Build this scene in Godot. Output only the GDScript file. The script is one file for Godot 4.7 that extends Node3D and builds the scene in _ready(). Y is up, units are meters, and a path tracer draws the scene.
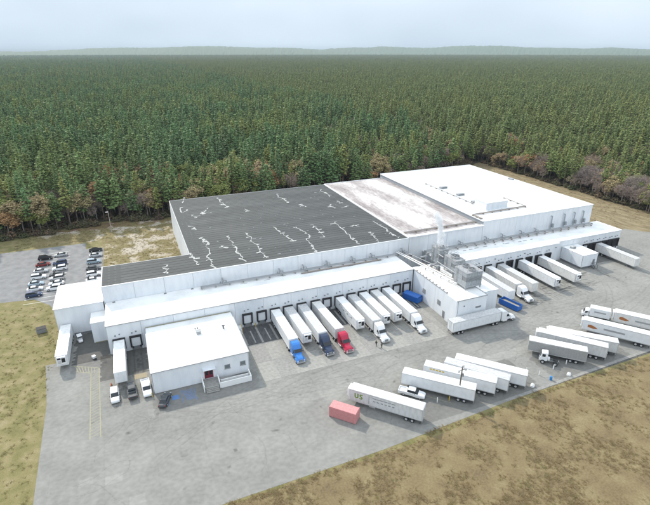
extends Node3D

# ---------------------------------------------------------------- camera constants
const EYE := Vector3(-77.783, 71.759, 115.783)
const PITCH := 0.4
const YAW := 0.39
const FOCAL := 477.148     # in pixels of a 650 x 505 picture

var M := {}
var K := {}
var taken := {}
var rng := RandomNumberGenerator.new()

# ---------------------------------------------------------------- mesh builder
class MB:
	var v := PackedVector3Array()
	var n := PackedVector3Array()
	var c := PackedColorArray()
	var xf := Transform3D.IDENTITY
	var col := Color.WHITE
	var use_col := false

	func tri(a: Vector3, b: Vector3, d: Vector3) -> void:
		var nn := (b - a).cross(d - a).normalized()
		v.append(xf * a); v.append(xf * d); v.append(xf * b)
		nn = (xf.basis * nn).normalized()
		n.append(nn); n.append(nn); n.append(nn)
		if use_col:
			c.append(col); c.append(col); c.append(col)

	func tri_n(a: Vector3, b: Vector3, d: Vector3, na: Vector3, nb: Vector3, nd: Vector3) -> void:
		v.append(xf * a); v.append(xf * d); v.append(xf * b)
		n.append((xf.basis * na).normalized()); n.append((xf.basis * nd).normalized()); n.append((xf.basis * nb).normalized())
		if use_col:
			c.append(col); c.append(col); c.append(col)

	# counter-clockwise seen from outside
	func quad(a: Vector3, b: Vector3, d: Vector3, e: Vector3) -> void:
		tri(a, b, d); tri(a, d, e)

	func box(ce: Vector3, s: Vector3, bev := 0.0) -> void:
		var h := s * 0.5
		if bev <= 0.0:
			var p := []
			for i in 8:
				p.append(ce + Vector3(h.x * (1 if i & 1 else -1), h.y * (1 if i & 2 else -1), h.z * (1 if i & 4 else -1)))
			quad(p[4], p[5], p[7], p[6]); quad(p[1], p[0], p[2], p[3])
			quad(p[5], p[1], p[3], p[7]); quad(p[0], p[4], p[6], p[2])
			quad(p[6], p[7], p[3], p[2]); quad(p[0], p[1], p[5], p[4])
			return
		var k := minf(bev, minf(h.x, minf(h.y, h.z)) * 0.9)
		# three vertices for each corner, pulled in along one axis each way
		var q := {}
		for sx in [-1, 1]:
			for sy in [-1, 1]:
				for sz in [-1, 1]:
					q[[sx, sy, sz, 0]] = ce + Vector3(sx * h.x, sy * (h.y - k), sz * (h.z - k))
					q[[sx, sy, sz, 1]] = ce + Vector3(sx * (h.x - k), sy * h.y, sz * (h.z - k))
					q[[sx, sy, sz, 2]] = ce + Vector3(sx * (h.x - k), sy * (h.y - k), sz * h.z)
					var a: Vector3 = q[[sx, sy, sz, 0]]; var b: Vector3 = q[[sx, sy, sz, 1]]; var d: Vector3 = q[[sx, sy, sz, 2]]
					face([a, b, d], Vector3(sx, sy, sz))
		for s1 in [-1, 1]:
			face([q[[s1, -1, -1, 0]], q[[s1, 1, -1, 0]], q[[s1, 1, 1, 0]], q[[s1, -1, 1, 0]]], Vector3(s1, 0, 0))
			face([q[[-1, s1, -1, 1]], q[[1, s1, -1, 1]], q[[1, s1, 1, 1]], q[[-1, s1, 1, 1]]], Vector3(0, s1, 0))
			face([q[[-1, -1, s1, 2]], q[[1, -1, s1, 2]], q[[1, 1, s1, 2]], q[[-1, 1, s1, 2]]], Vector3(0, 0, s1))
			for s2 in [-1, 1]:
				face([q[[s1, s2, -1, 0]], q[[s1, s2, 1, 0]], q[[s1, s2, 1, 1]], q[[s1, s2, -1, 1]]], Vector3(s1, s2, 0))
				face([q[[s1, -1, s2, 0]], q[[s1, 1, s2, 0]], q[[s1, 1, s2, 2]], q[[s1, -1, s2, 2]]], Vector3(s1, 0, s2))
				face([q[[-1, s1, s2, 1]], q[[1, s1, s2, 1]], q[[1, s1, s2, 2]], q[[-1, s1, s2, 2]]], Vector3(0, s1, s2))

	# a flat polygon turned so that it looks along OUT
	func face(p: Array, out: Vector3) -> void:
		var nn: Vector3 = (p[1] - p[0]).cross(p[2] - p[0])
		if nn.dot(out) < 0:
			p = p.duplicate(); p.reverse()
		for i in range(1, p.size() - 1):
			tri(p[0], p[i], p[i + 1])

	func tube(a: Vector3, b: Vector3, ra: float, rb: float, seg := 8, caps := true) -> void:
		var d := (b - a).normalized()
		var u := d.cross(Vector3.UP if absf(d.y) < 0.9 else Vector3.RIGHT).normalized()
		var w := d.cross(u)
		for i in seg:
			var t0 := TAU * i / seg
			var t1 := TAU * (i + 1) / seg
			var e0 := u * cos(t0) + w * sin(t0)
			var e1 := u * cos(t1) + w * sin(t1)
			tri_n(a + e0 * ra, a + e1 * ra, b + e1 * rb, e0, e1, e1)
			tri_n(a + e0 * ra, b + e1 * rb, b + e0 * rb, e0, e1, e0)
			if caps:
				tri(b, b + e0 * rb, b + e1 * rb); tri(a, a + e1 * ra, a + e0 * ra)

	func bar(a: Vector3, b: Vector3, w: float, h: float) -> void:
		var old := xf
		var d := b - a
		var z := d.normalized()
		var x := (Vector3.UP if absf(z.y) < 0.95 else Vector3.RIGHT).cross(z).normalized()
		xf = old * Transform3D(Basis(x, z.cross(x), z), (a + b) * 0.5)
		box(Vector3.ZERO, Vector3(w, h, d.length()))
		xf = old

	# rings of equal point count, each counter-clockwise seen from the front (+z); capped
	func loft(rings: Array) -> void:
		var m: int = rings[0].size()
		for k in rings.size() - 1:
			for i in m:
				var j := (i + 1) % m
				quad(rings[k][i], rings[k][j], rings[k + 1][j], rings[k + 1][i])
		var last: Array = rings[-1]
		var first: Array = rings[0]
		for i in range(1, m - 1):
			tri(last[0], last[i], last[i + 1]); tri(first[0], first[i + 1], first[i])

	func mesh(m: Material = null) -> ArrayMesh:
		var am := ArrayMesh.new()
		add_to(am, m)
		return am

	func add_to(am: ArrayMesh, m: Material = null) -> void:
		var a := []
		a.resize(Mesh.ARRAY_MAX)
		a[Mesh.ARRAY_VERTEX] = v
		a[Mesh.ARRAY_NORMAL] = n
		if use_col:
			a[Mesh.ARRAY_COLOR] = c
		am.add_surface_from_arrays(Mesh.PRIMITIVE_TRIANGLES, a)
		if m:
			am.surface_set_material(am.get_surface_count() - 1, m)

# ---------------------------------------------------------------- helpers
func at_px(u: float, v: float, y := 0.0) -> Vector3:
	var f := Vector3(sin(YAW) * cos(PITCH), -sin(PITCH), -cos(YAW) * cos(PITCH))
	var r := Vector3(cos(YAW), 0, sin(YAW))
	var d := r * ((u - 325.0) / FOCAL) - r.cross(f) * ((v - 252.5) / FOCAL) + f
	return EYE + d * ((y - EYE.y) / d.y)

func to_px(p: Vector3) -> Vector2:
	var f := Vector3(sin(YAW) * cos(PITCH), -sin(PITCH), -cos(YAW) * cos(PITCH))
	var r := Vector3(cos(YAW), 0, sin(YAW))
	var d := p - EYE
	var z := d.dot(f)
	if z < 1.0:
		return Vector2(-9999, -9999)
	return Vector2(325.0 + FOCAL * d.dot(r) / z, 252.5 - FOCAL * d.dot(r.cross(f)) / z)

func numbered(called: String) -> String:
	var k: int = taken.get(called, 0)
	taken[called] = k + 1
	return called if k == 0 else "%s_%03d" % [called, k]

func tag(o: Node, label: String, category: String, group := "", kind := "") -> void:
	if label: o.set_meta("label", label)
	if category: o.set_meta("category", category)
	if group: o.set_meta("group", group)
	if kind: o.set_meta("kind", kind)

func thing(called: String, label: String, category: String, at := Vector3.ZERO, turn := 0.0, group := "") -> Node3D:
	var o := Node3D.new()
	o.name = numbered(called)
	add_child(o)
	o.position = at
	o.rotation.y = turn
	tag(o, label, category, group)
	return o

func part(called: String, mesh: Mesh, m: Material, parent: Node, at := Vector3.ZERO) -> MeshInstance3D:
	var o := MeshInstance3D.new()
	o.name = numbered(called) if parent == self else called
	o.mesh = mesh
	if m: o.material_override = m
	o.position = at
	parent.add_child(o, true)
	return o

func structure(called: String, mesh: Mesh, m: Material, label: String) -> MeshInstance3D:
	var o := part(called, mesh, m, self)
	tag(o, label, "", "", "structure")
	return o

func boxm(s: Vector3, bev := 0.0) -> ArrayMesh:
	var key := "box%.3f,%.3f,%.3f,%.3f" % [s.x, s.y, s.z, bev]
	if not K.has(key):
		var b := MB.new()
		b.box(Vector3.ZERO, s, bev)
		K[key] = b.mesh()
	return K[key]

func pbox(called: String, parent: Node, m: Material, c: Vector3, s: Vector3, bev := 0.0) -> MeshInstance3D:
	return part(called, boxm(s, bev), m, parent, c)

func srgb(c: Color) -> Color:
	return c.linear_to_srgb()

func mat(r: float, g: float, b: float, rough := 0.7, metal := 0.0) -> StandardMaterial3D:
	var m := StandardMaterial3D.new()
	m.albedo_color = srgb(Color(r, g, b))
	m.roughness = rough
	m.metallic = metal
	return m

# a noise picture that wraps, mixed between two or three linear colours; triplanar, TILE metres wide
func noise_mat(cols: Array, tile: float, freq: float, sd: int, rough := 0.85, fine := 0.35, stretch := Vector3.ONE, size := 512, bump := 0.0) -> StandardMaterial3D:
	var a := FastNoiseLite.new()
	a.seed = sd; a.frequency = freq; a.fractal_octaves = 5
	var f := FastNoiseLite.new()
	f.seed = sd + 9; f.frequency = freq * 12.0; f.fractal_octaves = 3
	var ia := a.get_seamless_image(size, size, false, false, 0.12)
	var ib := f.get_seamless_image(size, size, false, false, 0.12)
	var da := ia.get_data()
	var db := ib.get_data()
	var out := PackedByteArray()
	out.resize(size * size * 3)
	var lut := PackedColorArray()
	for i in 256:
		var t := i / 255.0 * (cols.size() - 1)
		var k := mini(int(t), cols.size() - 2)
		lut.append(srgb((cols[k] as Color).lerp(cols[k + 1], t - k)))
	for i in size * size:
		var t := int(clampf((da[i] * (1.0 - fine) + db[i] * fine - 128.0) * 1.35 + 128.0, 0, 255))
		var c := lut[t]
		out[i * 3] = c.r8; out[i * 3 + 1] = c.g8; out[i * 3 + 2] = c.b8
	var img := Image.create_from_data(size, size, false, Image.FORMAT_RGB8, out)
	var m := StandardMaterial3D.new()
	m.albedo_texture = ImageTexture.create_from_image(img)
	m.uv1_triplanar = true
	m.uv1_world_triplanar = true
	m.uv1_scale = stretch / tile
	m.roughness = rough
	return m

func ribbon(pts: Array, w: float, y: float, b: MB, jit := 0.0) -> void:
	for i in pts.size() - 1:
		var worn := 0.3 if jit > 0.6 and rng.randf() < 0.2 else 1.0
		var p: Vector3 = pts[i]
		var q: Vector3 = pts[i + 1]
		var d := (q - p).normalized()
		var s := Vector3(-d.z, 0, d.x) * w * 0.5 * worn
		var j0 := 1.0 + rng.randf_range(-jit, jit)
		var j1 := 1.0 + rng.randf_range(-jit, jit)
		p.y = y; q.y = y
		b.face([p - s * j0, p + s * j0, q + s * j1, q - s * j1], Vector3.UP)

func flat(pts: Array, y: float) -> ArrayMesh:
	var pl := PackedVector2Array()
	for p in pts:
		pl.append(p)
	var ix := Geometry2D.triangulate_polygon(pl)
	var b := MB.new()
	for i in range(0, ix.size(), 3):
		b.face([Vector3(pl[ix[i]].x, y, pl[ix[i]].y), Vector3(pl[ix[i + 1]].x, y, pl[ix[i + 1]].y), Vector3(pl[ix[i + 2]].x, y, pl[ix[i + 2]].y)], Vector3.UP)
	return b.mesh()

# ================================================================ READY
func _ready() -> void:
	rng.seed = 20
	setup_camera_and_light()
	make_materials()
	build_ground()
	build_warehouse()
	build_dock_buildings()
	build_small_buildings()
	build_roof_plant()
	build_forest()
	build_trailers()
	build_cars()
	build_yard_things()
	build_people()

func setup_camera_and_light() -> void:
	var cam := Camera3D.new()
	cam.name = "camera"
	cam.fov = 55.774
	cam.near = 0.5
	cam.far = 80000.0
	cam.position = EYE
	cam.rotation = Vector3(-PITCH, -YAW, 0)
	add_child(cam)
	cam.current = true
	var env := Environment.new()
	var sky := Sky.new()
	var sm := ProceduralSkyMaterial.new()
	sm.sky_top_color = Color(0.88, 0.925, 0.97)
	sm.sky_horizon_color = Color(0.64, 0.695, 0.745)
	sm.sky_curve = 0.18
	sm.ground_bottom_color = Color(0.35, 0.36, 0.33)
	sm.ground_horizon_color = Color(0.80, 0.84, 0.86)
	sm.sun_angle_max = 1.0
	sm.sky_cover = cloud_cover()
	sm.sky_cover_modulate = Color(0.30, 0.30, 0.30)
	sky.sky_material = sm
	env.background_mode = Environment.BG_SKY
	env.sky = sky
	env.background_energy_multiplier = 1.38
	env.tonemap_mode = Environment.TONE_MAPPER_LINEAR
	env.tonemap_exposure = 1.15
	env.ssao_enabled = true
	env.ssil_enabled = true
	env.sdfgi_enabled = true
	env.fog_enabled = true
	env.fog_light_color = Color(0.84, 0.9, 0.95)
	env.fog_density = 0.00006
	var we := WorldEnvironment.new()
	we.name = "world_environment"
	we.environment = env
	add_child(we)
	var sun := DirectionalLight3D.new()
	sun.name = "sun"
	sun.light_energy = 1.08
	sun.light_color = Color(1.0, 0.965, 0.91)
	sun.light_angular_distance = 1.6
	sun.shadow_enabled = true
	add_child(sun)
	sun.look_at_from_position(Vector3(-0.36, 1.0, -1.2) * 100.0, Vector3.ZERO)

func cloud_cover() -> ImageTexture:
	var f := FastNoiseLite.new()
	f.seed = 5; f.frequency = 1.0; f.fractal_octaves = 5
	var w := 512
	var h := 256
	var img := Image.create(w, h, false, Image.FORMAT_RGBA8)
	for j in h:
		var el := PI * (0.5 - (j + 0.5) / h)
		for i in w:
			var az := TAU * i / w
			var d := Vector3(cos(az) * cos(el), sin(el) * 3.0, sin(az) * cos(el)) * 2.0
			var t := clampf(f.get_noise_3dv(d) * 1.3 + 0.55, 0, 1)
			img.set_pixel(i, j, Color(1, 1, 1, t if el > 0 else 0.0))
	return ImageTexture.create_from_image(img)

func make_materials() -> void:
	M.wall = noise_mat([Color(.66, .69, .72), Color(.74, .765, .79), Color(.78, .80, .82)], 14.0, 0.012, 3, 0.55, 0.3, Vector3(1, 0.25, 1))
	M.wall_b = noise_mat([Color(.62, .655, .69), Color(.70, .73, .765), Color(.76, .785, .81)], 11.0, 0.012, 31, 0.55, 0.3, Vector3(1, 0.25, 1))
	M.joint = mat(.34, .36, .38, 0.8)
	M.coping = mat(.72, .74, .75, 0.4)
	M.white_roof = noise_mat([Color(.68, .68, .67), Color(.80, .80, .79), Color(.84, .84, .83)], 40.0, 0.010, 41, 0.6, 0.25)
	M.stained_roof = noise_mat([Color(.17, .145, .14), Color(.28, .245, .24), Color(.43, .395, .385), Color(.68, .66, .65), Color(.82, .81, .80)], 55.0, 0.009, 44, 0.65, 0.3, Vector3(1.0, 1, 0.28))
	M.dark_roof = noise_mat([Color(.034, .038, .039), Color(.055, .061, .062), Color(.078, .084, .085)], 46.0, 0.012, 51, 0.75, 0.4, Vector3(0.22, 1, 1.0))
	M.roof_seam = mat(.050, .056, .057, 0.8)
	M.sealant = noise_mat([Color(.16, .17, .17), Color(.40, .41, .40), Color(.58, .59, .575)], 4.0, 0.03, 45, 0.7, 0.5, Vector3.ONE, 256)
	M.trailer_like = mat(.45, .45, .44, 0.7)
	M.black = mat(.018, .018, .02, 0.75)
	M.rubber = mat(.025, .025, .027, 0.85)
	M.glass = mat(.02, .025, .03, 0.08)
	M.grey_glass = mat(.16, .18, .19, 0.1)
	M.steel = mat(.42, .43, .44, 0.45, 0.6)
	M.galv = mat(.36, .37, .38, 0.55, 0.25)
	M.greybox = noise_mat([Color(.20, .215, .225), Color(.33, .355, .37), Color(.42, .44, .45)], 3.5, 0.03, 80, 0.6, 0.45, Vector3(1, .4, 1), 256)
	M.greydark = mat(.20, .21, .215, 0.7)
	M.brownpipe = mat(.28, .24, .21, 0.8)
	M.white = mat(.80, .80, .79, 0.4)
	M.white_paint = mat(.78, .785, .79, 0.25)
	M.yellow = mat(.62, .43, .05, 0.6)
	M.yellow_pale = noise_mat([Color(.20, .198, .18), Color(.29, .275, .19), Color(.40, .37, .22)], 3.0, 0.04, 79, 0.85, 0.55, Vector3.ONE, 256)
	M.blue_paint = mat(.10, .20, .42, 0.8)
	M.red_door = mat(.16, .018, .035, 0.5)
	M.concrete = noise_mat([Color(.215, .21, .195), Color(.285, .28, .26), Color(.34, .332, .31)], 9.0, 0.015, 61, 0.9, 0.4)
	M.concrete_b = noise_mat([Color(.19, .185, .175), Color(.255, .25, .235), Color(.31, .304, .285)], 7.0, 0.015, 62, 0.9, 0.4)
	M.concrete_tan = noise_mat([Color(.25, .21, .14), Color(.33, .28, .19), Color(.37, .32, .23)], 5.0, 0.02, 63, 0.9, 0.4)
	M.asphalt_dark = noise_mat([Color(.10, .10, .10), Color(.15, .15, .152), Color(.19, .19, .188)], 23.0, 0.014, 64, 0.92, 0.4)
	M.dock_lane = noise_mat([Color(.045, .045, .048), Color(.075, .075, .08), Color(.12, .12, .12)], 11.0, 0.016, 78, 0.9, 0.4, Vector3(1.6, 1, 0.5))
	M.lot = noise_mat([Color(.15, .15, .152), Color(.20, .20, .202), Color(.245, .243, .24)], 26.0, 0.014, 65, 0.92, 0.35)
	M.dry_field = noise_mat([Color(.11, .08, .04), Color(.17, .125, .062), Color(.205, .162, .08), Color(.26, .215, .125)], 70.0, 0.011, 66, 0.95, 0.45, Vector3.ONE, 1024)
	M.tan_field = noise_mat([Color(.10, .078, .04), Color(.18, .14, .075), Color(.235, .19, .105), Color(.31, .255, .165)], 75.0, 0.014, 67, 0.95, 0.35, Vector3(1.6, 1, 0.5), 1024)
	M.olive = noise_mat([Color(.10, .10, .03), Color(.165, .15, .055), Color(.22, .185, .085), Color(.30, .25, .15)], 48.0, 0.012, 68, 0.95, 0.4, Vector3.ONE, 1024)
	M.forest_floor = noise_mat([Color(.035, .038, .018), Color(.06, .055, .03), Color(.085, .065, .04)], 90.0, 0.012, 69, 0.95, 0.4)
	M.forest_floor_far = noise_mat([Color(.05, .075, .04), Color(.075, .11, .055), Color(.10, .13, .06)], 300.0, 0.03, 70, 0.95, 0.5)
	M.chrome = mat(.75, .75, .76, 0.2, 0.9)
	M.alu = mat(.62, .63, .64, 0.4, 0.5)
	M.headlight = mat(.75, .77, .8, 0.1)
	M.tail = mat(.35, .02, .02, 0.3)

# ================================================================ GROUND
func yard_image(w: int, h: int, x0: float, z0: float, sx: float, sz: float) -> Image:
	# weathered asphalt with joints, tyre marks, worn lanes and oil stains; some painted shade
	var a := FastNoiseLite.new(); a.seed = 7; a.frequency = 0.006; a.fractal_octaves = 5
	var f := FastNoiseLite.new(); f.seed = 8; f.frequency = 0.09; f.fractal_octaves = 3
	var g := FastNoiseLite.new(); g.seed = 12; g.frequency = 0.02; g.fractal_octaves = 4
	var da := a.get_image(w, h, false, false, false).get_data()
	var df := f.get_image(w, h, false, false, false).get_data()
	var dg := g.get_image(w, h, false, false, false).get_data()
	var t := PackedFloat32Array()
	t.resize(w * h)
	for i in w * h:
		var big := (da[i] - 128.0) / 128.0
		var mid := (dg[i] - 128.0) / 128.0
		t[i] = 0.208 + big * 0.034 + mid * 0.024 + (df[i] - 128.0) / 128.0 * 0.035
	var r := RandomNumberGenerator.new(); r.seed = 77
	# newer, darker and paler surfacing; shade of annex and slanted trailers painted in
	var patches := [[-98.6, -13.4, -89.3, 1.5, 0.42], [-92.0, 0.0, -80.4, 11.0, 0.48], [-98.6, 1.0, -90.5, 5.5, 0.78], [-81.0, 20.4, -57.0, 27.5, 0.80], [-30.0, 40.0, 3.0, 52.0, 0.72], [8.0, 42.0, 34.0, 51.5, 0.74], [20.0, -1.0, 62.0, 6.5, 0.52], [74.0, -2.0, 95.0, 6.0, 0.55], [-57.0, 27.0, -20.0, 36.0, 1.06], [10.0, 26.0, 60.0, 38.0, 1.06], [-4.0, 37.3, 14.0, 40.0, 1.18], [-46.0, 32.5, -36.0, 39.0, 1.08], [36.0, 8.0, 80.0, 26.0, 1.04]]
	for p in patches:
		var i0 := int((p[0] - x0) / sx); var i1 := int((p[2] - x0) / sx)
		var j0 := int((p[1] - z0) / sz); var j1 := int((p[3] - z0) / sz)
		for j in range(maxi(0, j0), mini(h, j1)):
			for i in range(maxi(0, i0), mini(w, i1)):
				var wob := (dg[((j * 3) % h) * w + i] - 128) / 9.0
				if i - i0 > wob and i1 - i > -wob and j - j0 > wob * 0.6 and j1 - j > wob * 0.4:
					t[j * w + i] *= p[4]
	var stroke := func(pts: Array, wid: float, k: float, gap: float) -> void:
		for s in pts.size() - 1:
			var p: Vector2 = pts[s]; var q: Vector2 = pts[s + 1]
			var steps := maxi(1, int(p.distance_to(q) / 0.09))
			for e in steps:
				if r.randf() < gap: continue
				var c := p.lerp(q, float(e) / steps)
				var ci := (c.x - x0) / sx; var cj := (c.y - z0) / sz
				var ri := maxi(0, int(wid * 0.5 / sx)); var rj := maxi(0, int(wid * 0.5 / sz))
				for j in range(int(cj) - rj, int(cj) + rj + 1):
					if j < 0 or j >= h: continue
					for i in range(int(ci) - ri, int(ci) + ri + 1):
						if i < 0 or i >= w: continue
						t[j * w + i] = maxf(0.05, t[j * w + i] * k)
	# expansion joints and cracks
	for k in 22:
		var x := -100.0 + k * 9.2
		stroke.call([Vector2(x, 28), Vector2(x + 0.4, 53)], 0.1, 0.9, 0.45)
	for k in 26:
		# square utility cuts and newer patches
		var c := Vector2(r.randf_range(-98, 90), r.randf_range(16, 50))
		var sz2 := Vector2(r.randf_range(0.8, 4.0), r.randf_range(0.6, 2.5))
		var kk := r.randf_range(0.78, 1.12)
		for j in range(int((c.y - z0) / sz), int((c.y + sz2.y - z0) / sz)):
			for i in range(int((c.x - x0) / sx), int((c.x + sz2.x - x0) / sx)):
				if i >= 0 and i < w and j >= 0 and j < h: t[j * w + i] *= kk
	for z in [27.2, 34.0, 40.6, 47.5]:
		stroke.call([Vector2(-57, z), Vector2(-20, z + 0.8), Vector2(30, z - 0.3)], 0.12, 0.92, 0.3)
	for k in 60:
		var p := Vector2(r.randf_range(-100, 90), r.randf_range(12, 54))
		var pts := [p]
		var dir := Vector2.from_angle(r.randf_range(0, TAU))
		for s in 9:
			dir = dir.rotated(r.randf_range(-0.5, 0.5))
			p += dir * r.randf_range(0.6, 2.0)
			pts.append(p)
		stroke.call(pts, 0.12, 0.80, 0.2)
	# worn lanes and oil drips where the trailers back in
	for x in [-87.0, -83.1, -53.7, -49.7, -45.8, -41.9, -37.7, -33.4, -29.6, -25.8, -21.8, -18.0, -14.1, -10.1, 24.5, 30.0, 35.5, 41.0, 45.0, 49.5, 54.0, 70.0, 83.2, 88.0]:
		for k in 26:
			var z := r.randf_range(1, 17)
			var c := Vector2(x + r.randfn(0, 0.5), z)
			stroke.call([c, c + Vector2(r.randfn(0, 0.25), r.randf_range(0.3, 2.0))], r.randf_range(0.2, 0.7), 0.93, 0.2)
		for side in [-0.95, 0.95]:
			for k in 3:
				var q: float = x + side + r.randfn(0, 0.14)
				stroke.call([Vector2(q, 0.4), Vector2(q + r.randfn(0, 0.3), 13), Vector2(q + r.randfn(0, 1.0), 22)], 0.28, 0.962, 0.1)
	# sweeping tyre marks of turning lorries
	for k in 80:
		var p := Vector2(r.randf_range(-60, 70), r.randf_range(16, 38))
		var ang := r.randf_range(-0.35, 0.35) + (PI if r.randf() < 0.5 else 0.0)
		var bend := r.randfn(0, 0.028)
		for off in [0.0, 1.9]:
			var q: Vector2 = p + Vector2.from_angle(ang + PI / 2) * off
			var a2 := ang
			var pts := [q]
			for s in 24:
				a2 += bend
				q += Vector2.from_angle(a2) * 1.1
				pts.append(q)
			stroke.call(pts, r.randf_range(0.2, 0.42), 0.972, 0.12)
	for k in 260:
		var p := Vector2(r.randf_range(-100, 95), r.randf_range(1, 52))
		stroke.call([p, p + Vector2(r.randfn(0, 0.5), r.randfn(0, 0.4))], r.randf_range(0.15, 0.7), r.randf_range(0.86, 0.96), 0.3)
	# the long dark streaks near the eastern docks
	for q in [[40, 14], [52, 13], [58, 17], [30, 20], [62, 11], [46, 17], [36, 17]]:
		var p := Vector2(q[0], q[1])
		for k in 12:
			var c := p + Vector2(r.randfn(0, 2.2), r.randfn(0, 0.8))
			stroke.call([c, c + Vector2(r.randf_range(1, 5), r.randf_range(-0.6, 1.2))], r.randf_range(0.2, 0.5), 0.90, 0.25)
	var out := PackedByteArray()
	out.resize(w * h * 3)
	for i in w * h:
		var c := srgb(Color(t[i] * 1.08, t[i] * 1.065, t[i] * 0.99))
		out[i * 3] = c.r8; out[i * 3 + 1] = c.g8; out[i * 3 + 2] = c.b8
	return Image.create_from_data(w, h, false, Image.FORMAT_RGB8, out)

func uv_sheet(pts: Array, y: float, x0: float, z0: float, wx: float, wz: float) -> ArrayMesh:
	var pl := PackedVector2Array()
	for p in pts: pl.append(p)
	var ix := Geometry2D.triangulate_polygon(pl)
	var st := SurfaceTool.new()
	st.begin(Mesh.PRIMITIVE_TRIANGLES)
	for i in range(0, ix.size(), 3):
		var t := [pl[ix[i]], pl[ix[i + 1]], pl[ix[i + 2]]]
		if (t[1] - t[0]).cross(t[2] - t[0]) < 0: t.reverse()
		for p in t:
			st.set_normal(Vector3.UP)
			st.set_uv(Vector2((p.x - x0) / wx, (p.y - z0) / wz))
			st.add_vertex(Vector3(p.x, y, p.y))
	return st.commit()

func V(x: float, z: float) -> Vector2:
	return Vector2(x, z)

func build_ground() -> void:
	structure("ground", flat([V(-12000, -13000), V(14000, -13000), V(14000, 2500), V(-12000, 2500)], -0.03), M.forest_floor, "dark earth under the forest reaching to the horizon")
	# open land round the depot
	structure("field", flat([V(-260, -106), V(-90, -113), V(-60, -108), V(0, -114), V(90, -127), V(148, -150), V(152, -40), V(156, 140), V(-260, 140)], -0.02), M.olive, "olive and tan grass clearing round the warehouse")
	structure("field_east", flat([V(60, -122), V(90, -127), V(148, -150), V(152, -40), V(154, 60), V(99, 60), V(99, -13), V(60, -13)], -0.014), M.tan_field, "tan dry grass strip between the white warehouse and the woods")
	structure("field_south", flat([V(-260, 56), V(-30, 55.5), V(-8, 54.2), V(36, 53.0), V(120, 51), V(154, 62), V(156, 140), V(-260, 140)], -0.010), M.dry_field, "brown dry grass field beyond the yard edge")
	# bare sandy ground behind the warehouse
	var img := sandy_image()
	var sm := StandardMaterial3D.new()
	sm.albedo_texture = ImageTexture.create_from_image(img)
	sm.roughness = 0.95
	structure("field_north", uv_sheet([V(-118, -106), V(-90, -111), V(-64, -107), V(-64, -27), V(-93, -27), V(-93, -88), V(-118, -88)], -0.006, -120, -112, 58, 88), sm, "olive grass with pale sandy patches behind the warehouse")
	# yard
	var x0 := -128.0; var z0 := -16.0; var wx := 256.0; var wz := 72.0
	var ym := StandardMaterial3D.new()
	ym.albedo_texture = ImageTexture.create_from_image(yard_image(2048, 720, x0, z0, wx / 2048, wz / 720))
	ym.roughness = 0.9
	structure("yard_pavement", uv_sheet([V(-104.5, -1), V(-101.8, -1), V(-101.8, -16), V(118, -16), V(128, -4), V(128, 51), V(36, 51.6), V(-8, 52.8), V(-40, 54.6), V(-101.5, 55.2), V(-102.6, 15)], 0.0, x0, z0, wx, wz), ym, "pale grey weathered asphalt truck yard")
	var eb := MB.new()
	eb.face([Vector3(-8, .004, 52.0), Vector3(36, .004, 50.8), Vector3(128, .004, 50.2), Vector3(128, .004, 51.0), Vector3(36, .004, 51.6), Vector3(-8, .004, 52.8)], Vector3.UP)
	structure("hills", ridge(), M.forest_floor_far, "far low wooded rise on the horizon")
	structure("yard_edge", eb.mesh(), M.concrete_b, "pale strip along the yard edge by the dry field")
	# car park
	structure("parking_lot", flat([V(-135, -87.5), V(-99.2, -87), V(-98.8, -80), V(-92.6, -79), V(-92.4, -28), V(-104, -28), V(-107, -35), V(-112, -41), V(-135, -44)], -0.001), M.lot, "grey asphalt staff parking lot")
	var pm := MB.new()
	for k in 17:
		pm.box(Vector3(-95.3, 0.003, -80.2 + k * 3.0), Vector3(5.2, 0.004, 0.1))
	for k in 15:
		pm.box(Vector3(-109.3, 0.003, -80.2 + k * 3.0), Vector3(10.6, 0.004, 0.1))
	var lot_lines := structure("parking_lines", pm.mesh(), M.white, "thin white stall lines of the staff parking lot")
	lot_lines.set_meta("kind", "structure")
	var kb := MB.new()
	kb.box(Vector3(-92.3, 0.06, -54), Vector3(0.18, 0.14, 50), 0.03)
	structure("kerb", kb.mesh(), M.concrete, "pale kerb along the east side of the parking lot")
	# concrete dock aprons, slab by slab
	var apron := structure("dock_apron", boxm(Vector3(53.8, 0.01, 25.5)), M.concrete_b, "concrete slabs laid in front of the dock doors")
	apron.position = Vector3(-29.3, 0.001, 12.9)
	var lanes := [-56.1, -51.9, -47.8, -43.9, -39.8, -35.6, -31.5, -27.7, -23.8, -19.9, -16.0, -12.1, -8.2, -4.2, -2.4]
	for i in lanes.size() - 1:
		var w: float = lanes[i + 1] - lanes[i]
		for k in 3:
			var z: float = [5.0, 13.9, 21.9][k]
			var d: float = [9.4, 8.2, 7.6][k]
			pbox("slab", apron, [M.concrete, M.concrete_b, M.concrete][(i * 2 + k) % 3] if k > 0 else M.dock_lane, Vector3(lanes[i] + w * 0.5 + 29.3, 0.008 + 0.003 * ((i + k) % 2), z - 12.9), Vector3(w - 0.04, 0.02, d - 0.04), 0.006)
		pbox("runway_strip", apron, M.concrete_b, Vector3(lanes[i] + 29.3, 0.024, 5.4 - 12.9), Vector3(0.55, 0.006, 8.2))
		pbox("runway_strip", apron, M.concrete, Vector3(lanes[i] + w * 0.5 + 29.3 + 0.2, 0.024, 5.9 - 12.9), Vector3(0.35, 0.006, 6.2))
	var tan_slab := structure("pavement_pad", boxm(Vector3(3.0, 0.02, 1.9), 0.005), M.concrete_tan, "tan concrete pad below an empty dock door")
	tan_slab.position = Vector3(-83.0, 0.006, 12.2)
	# walkway markings on the west side
	var wm := MB.new()
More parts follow.
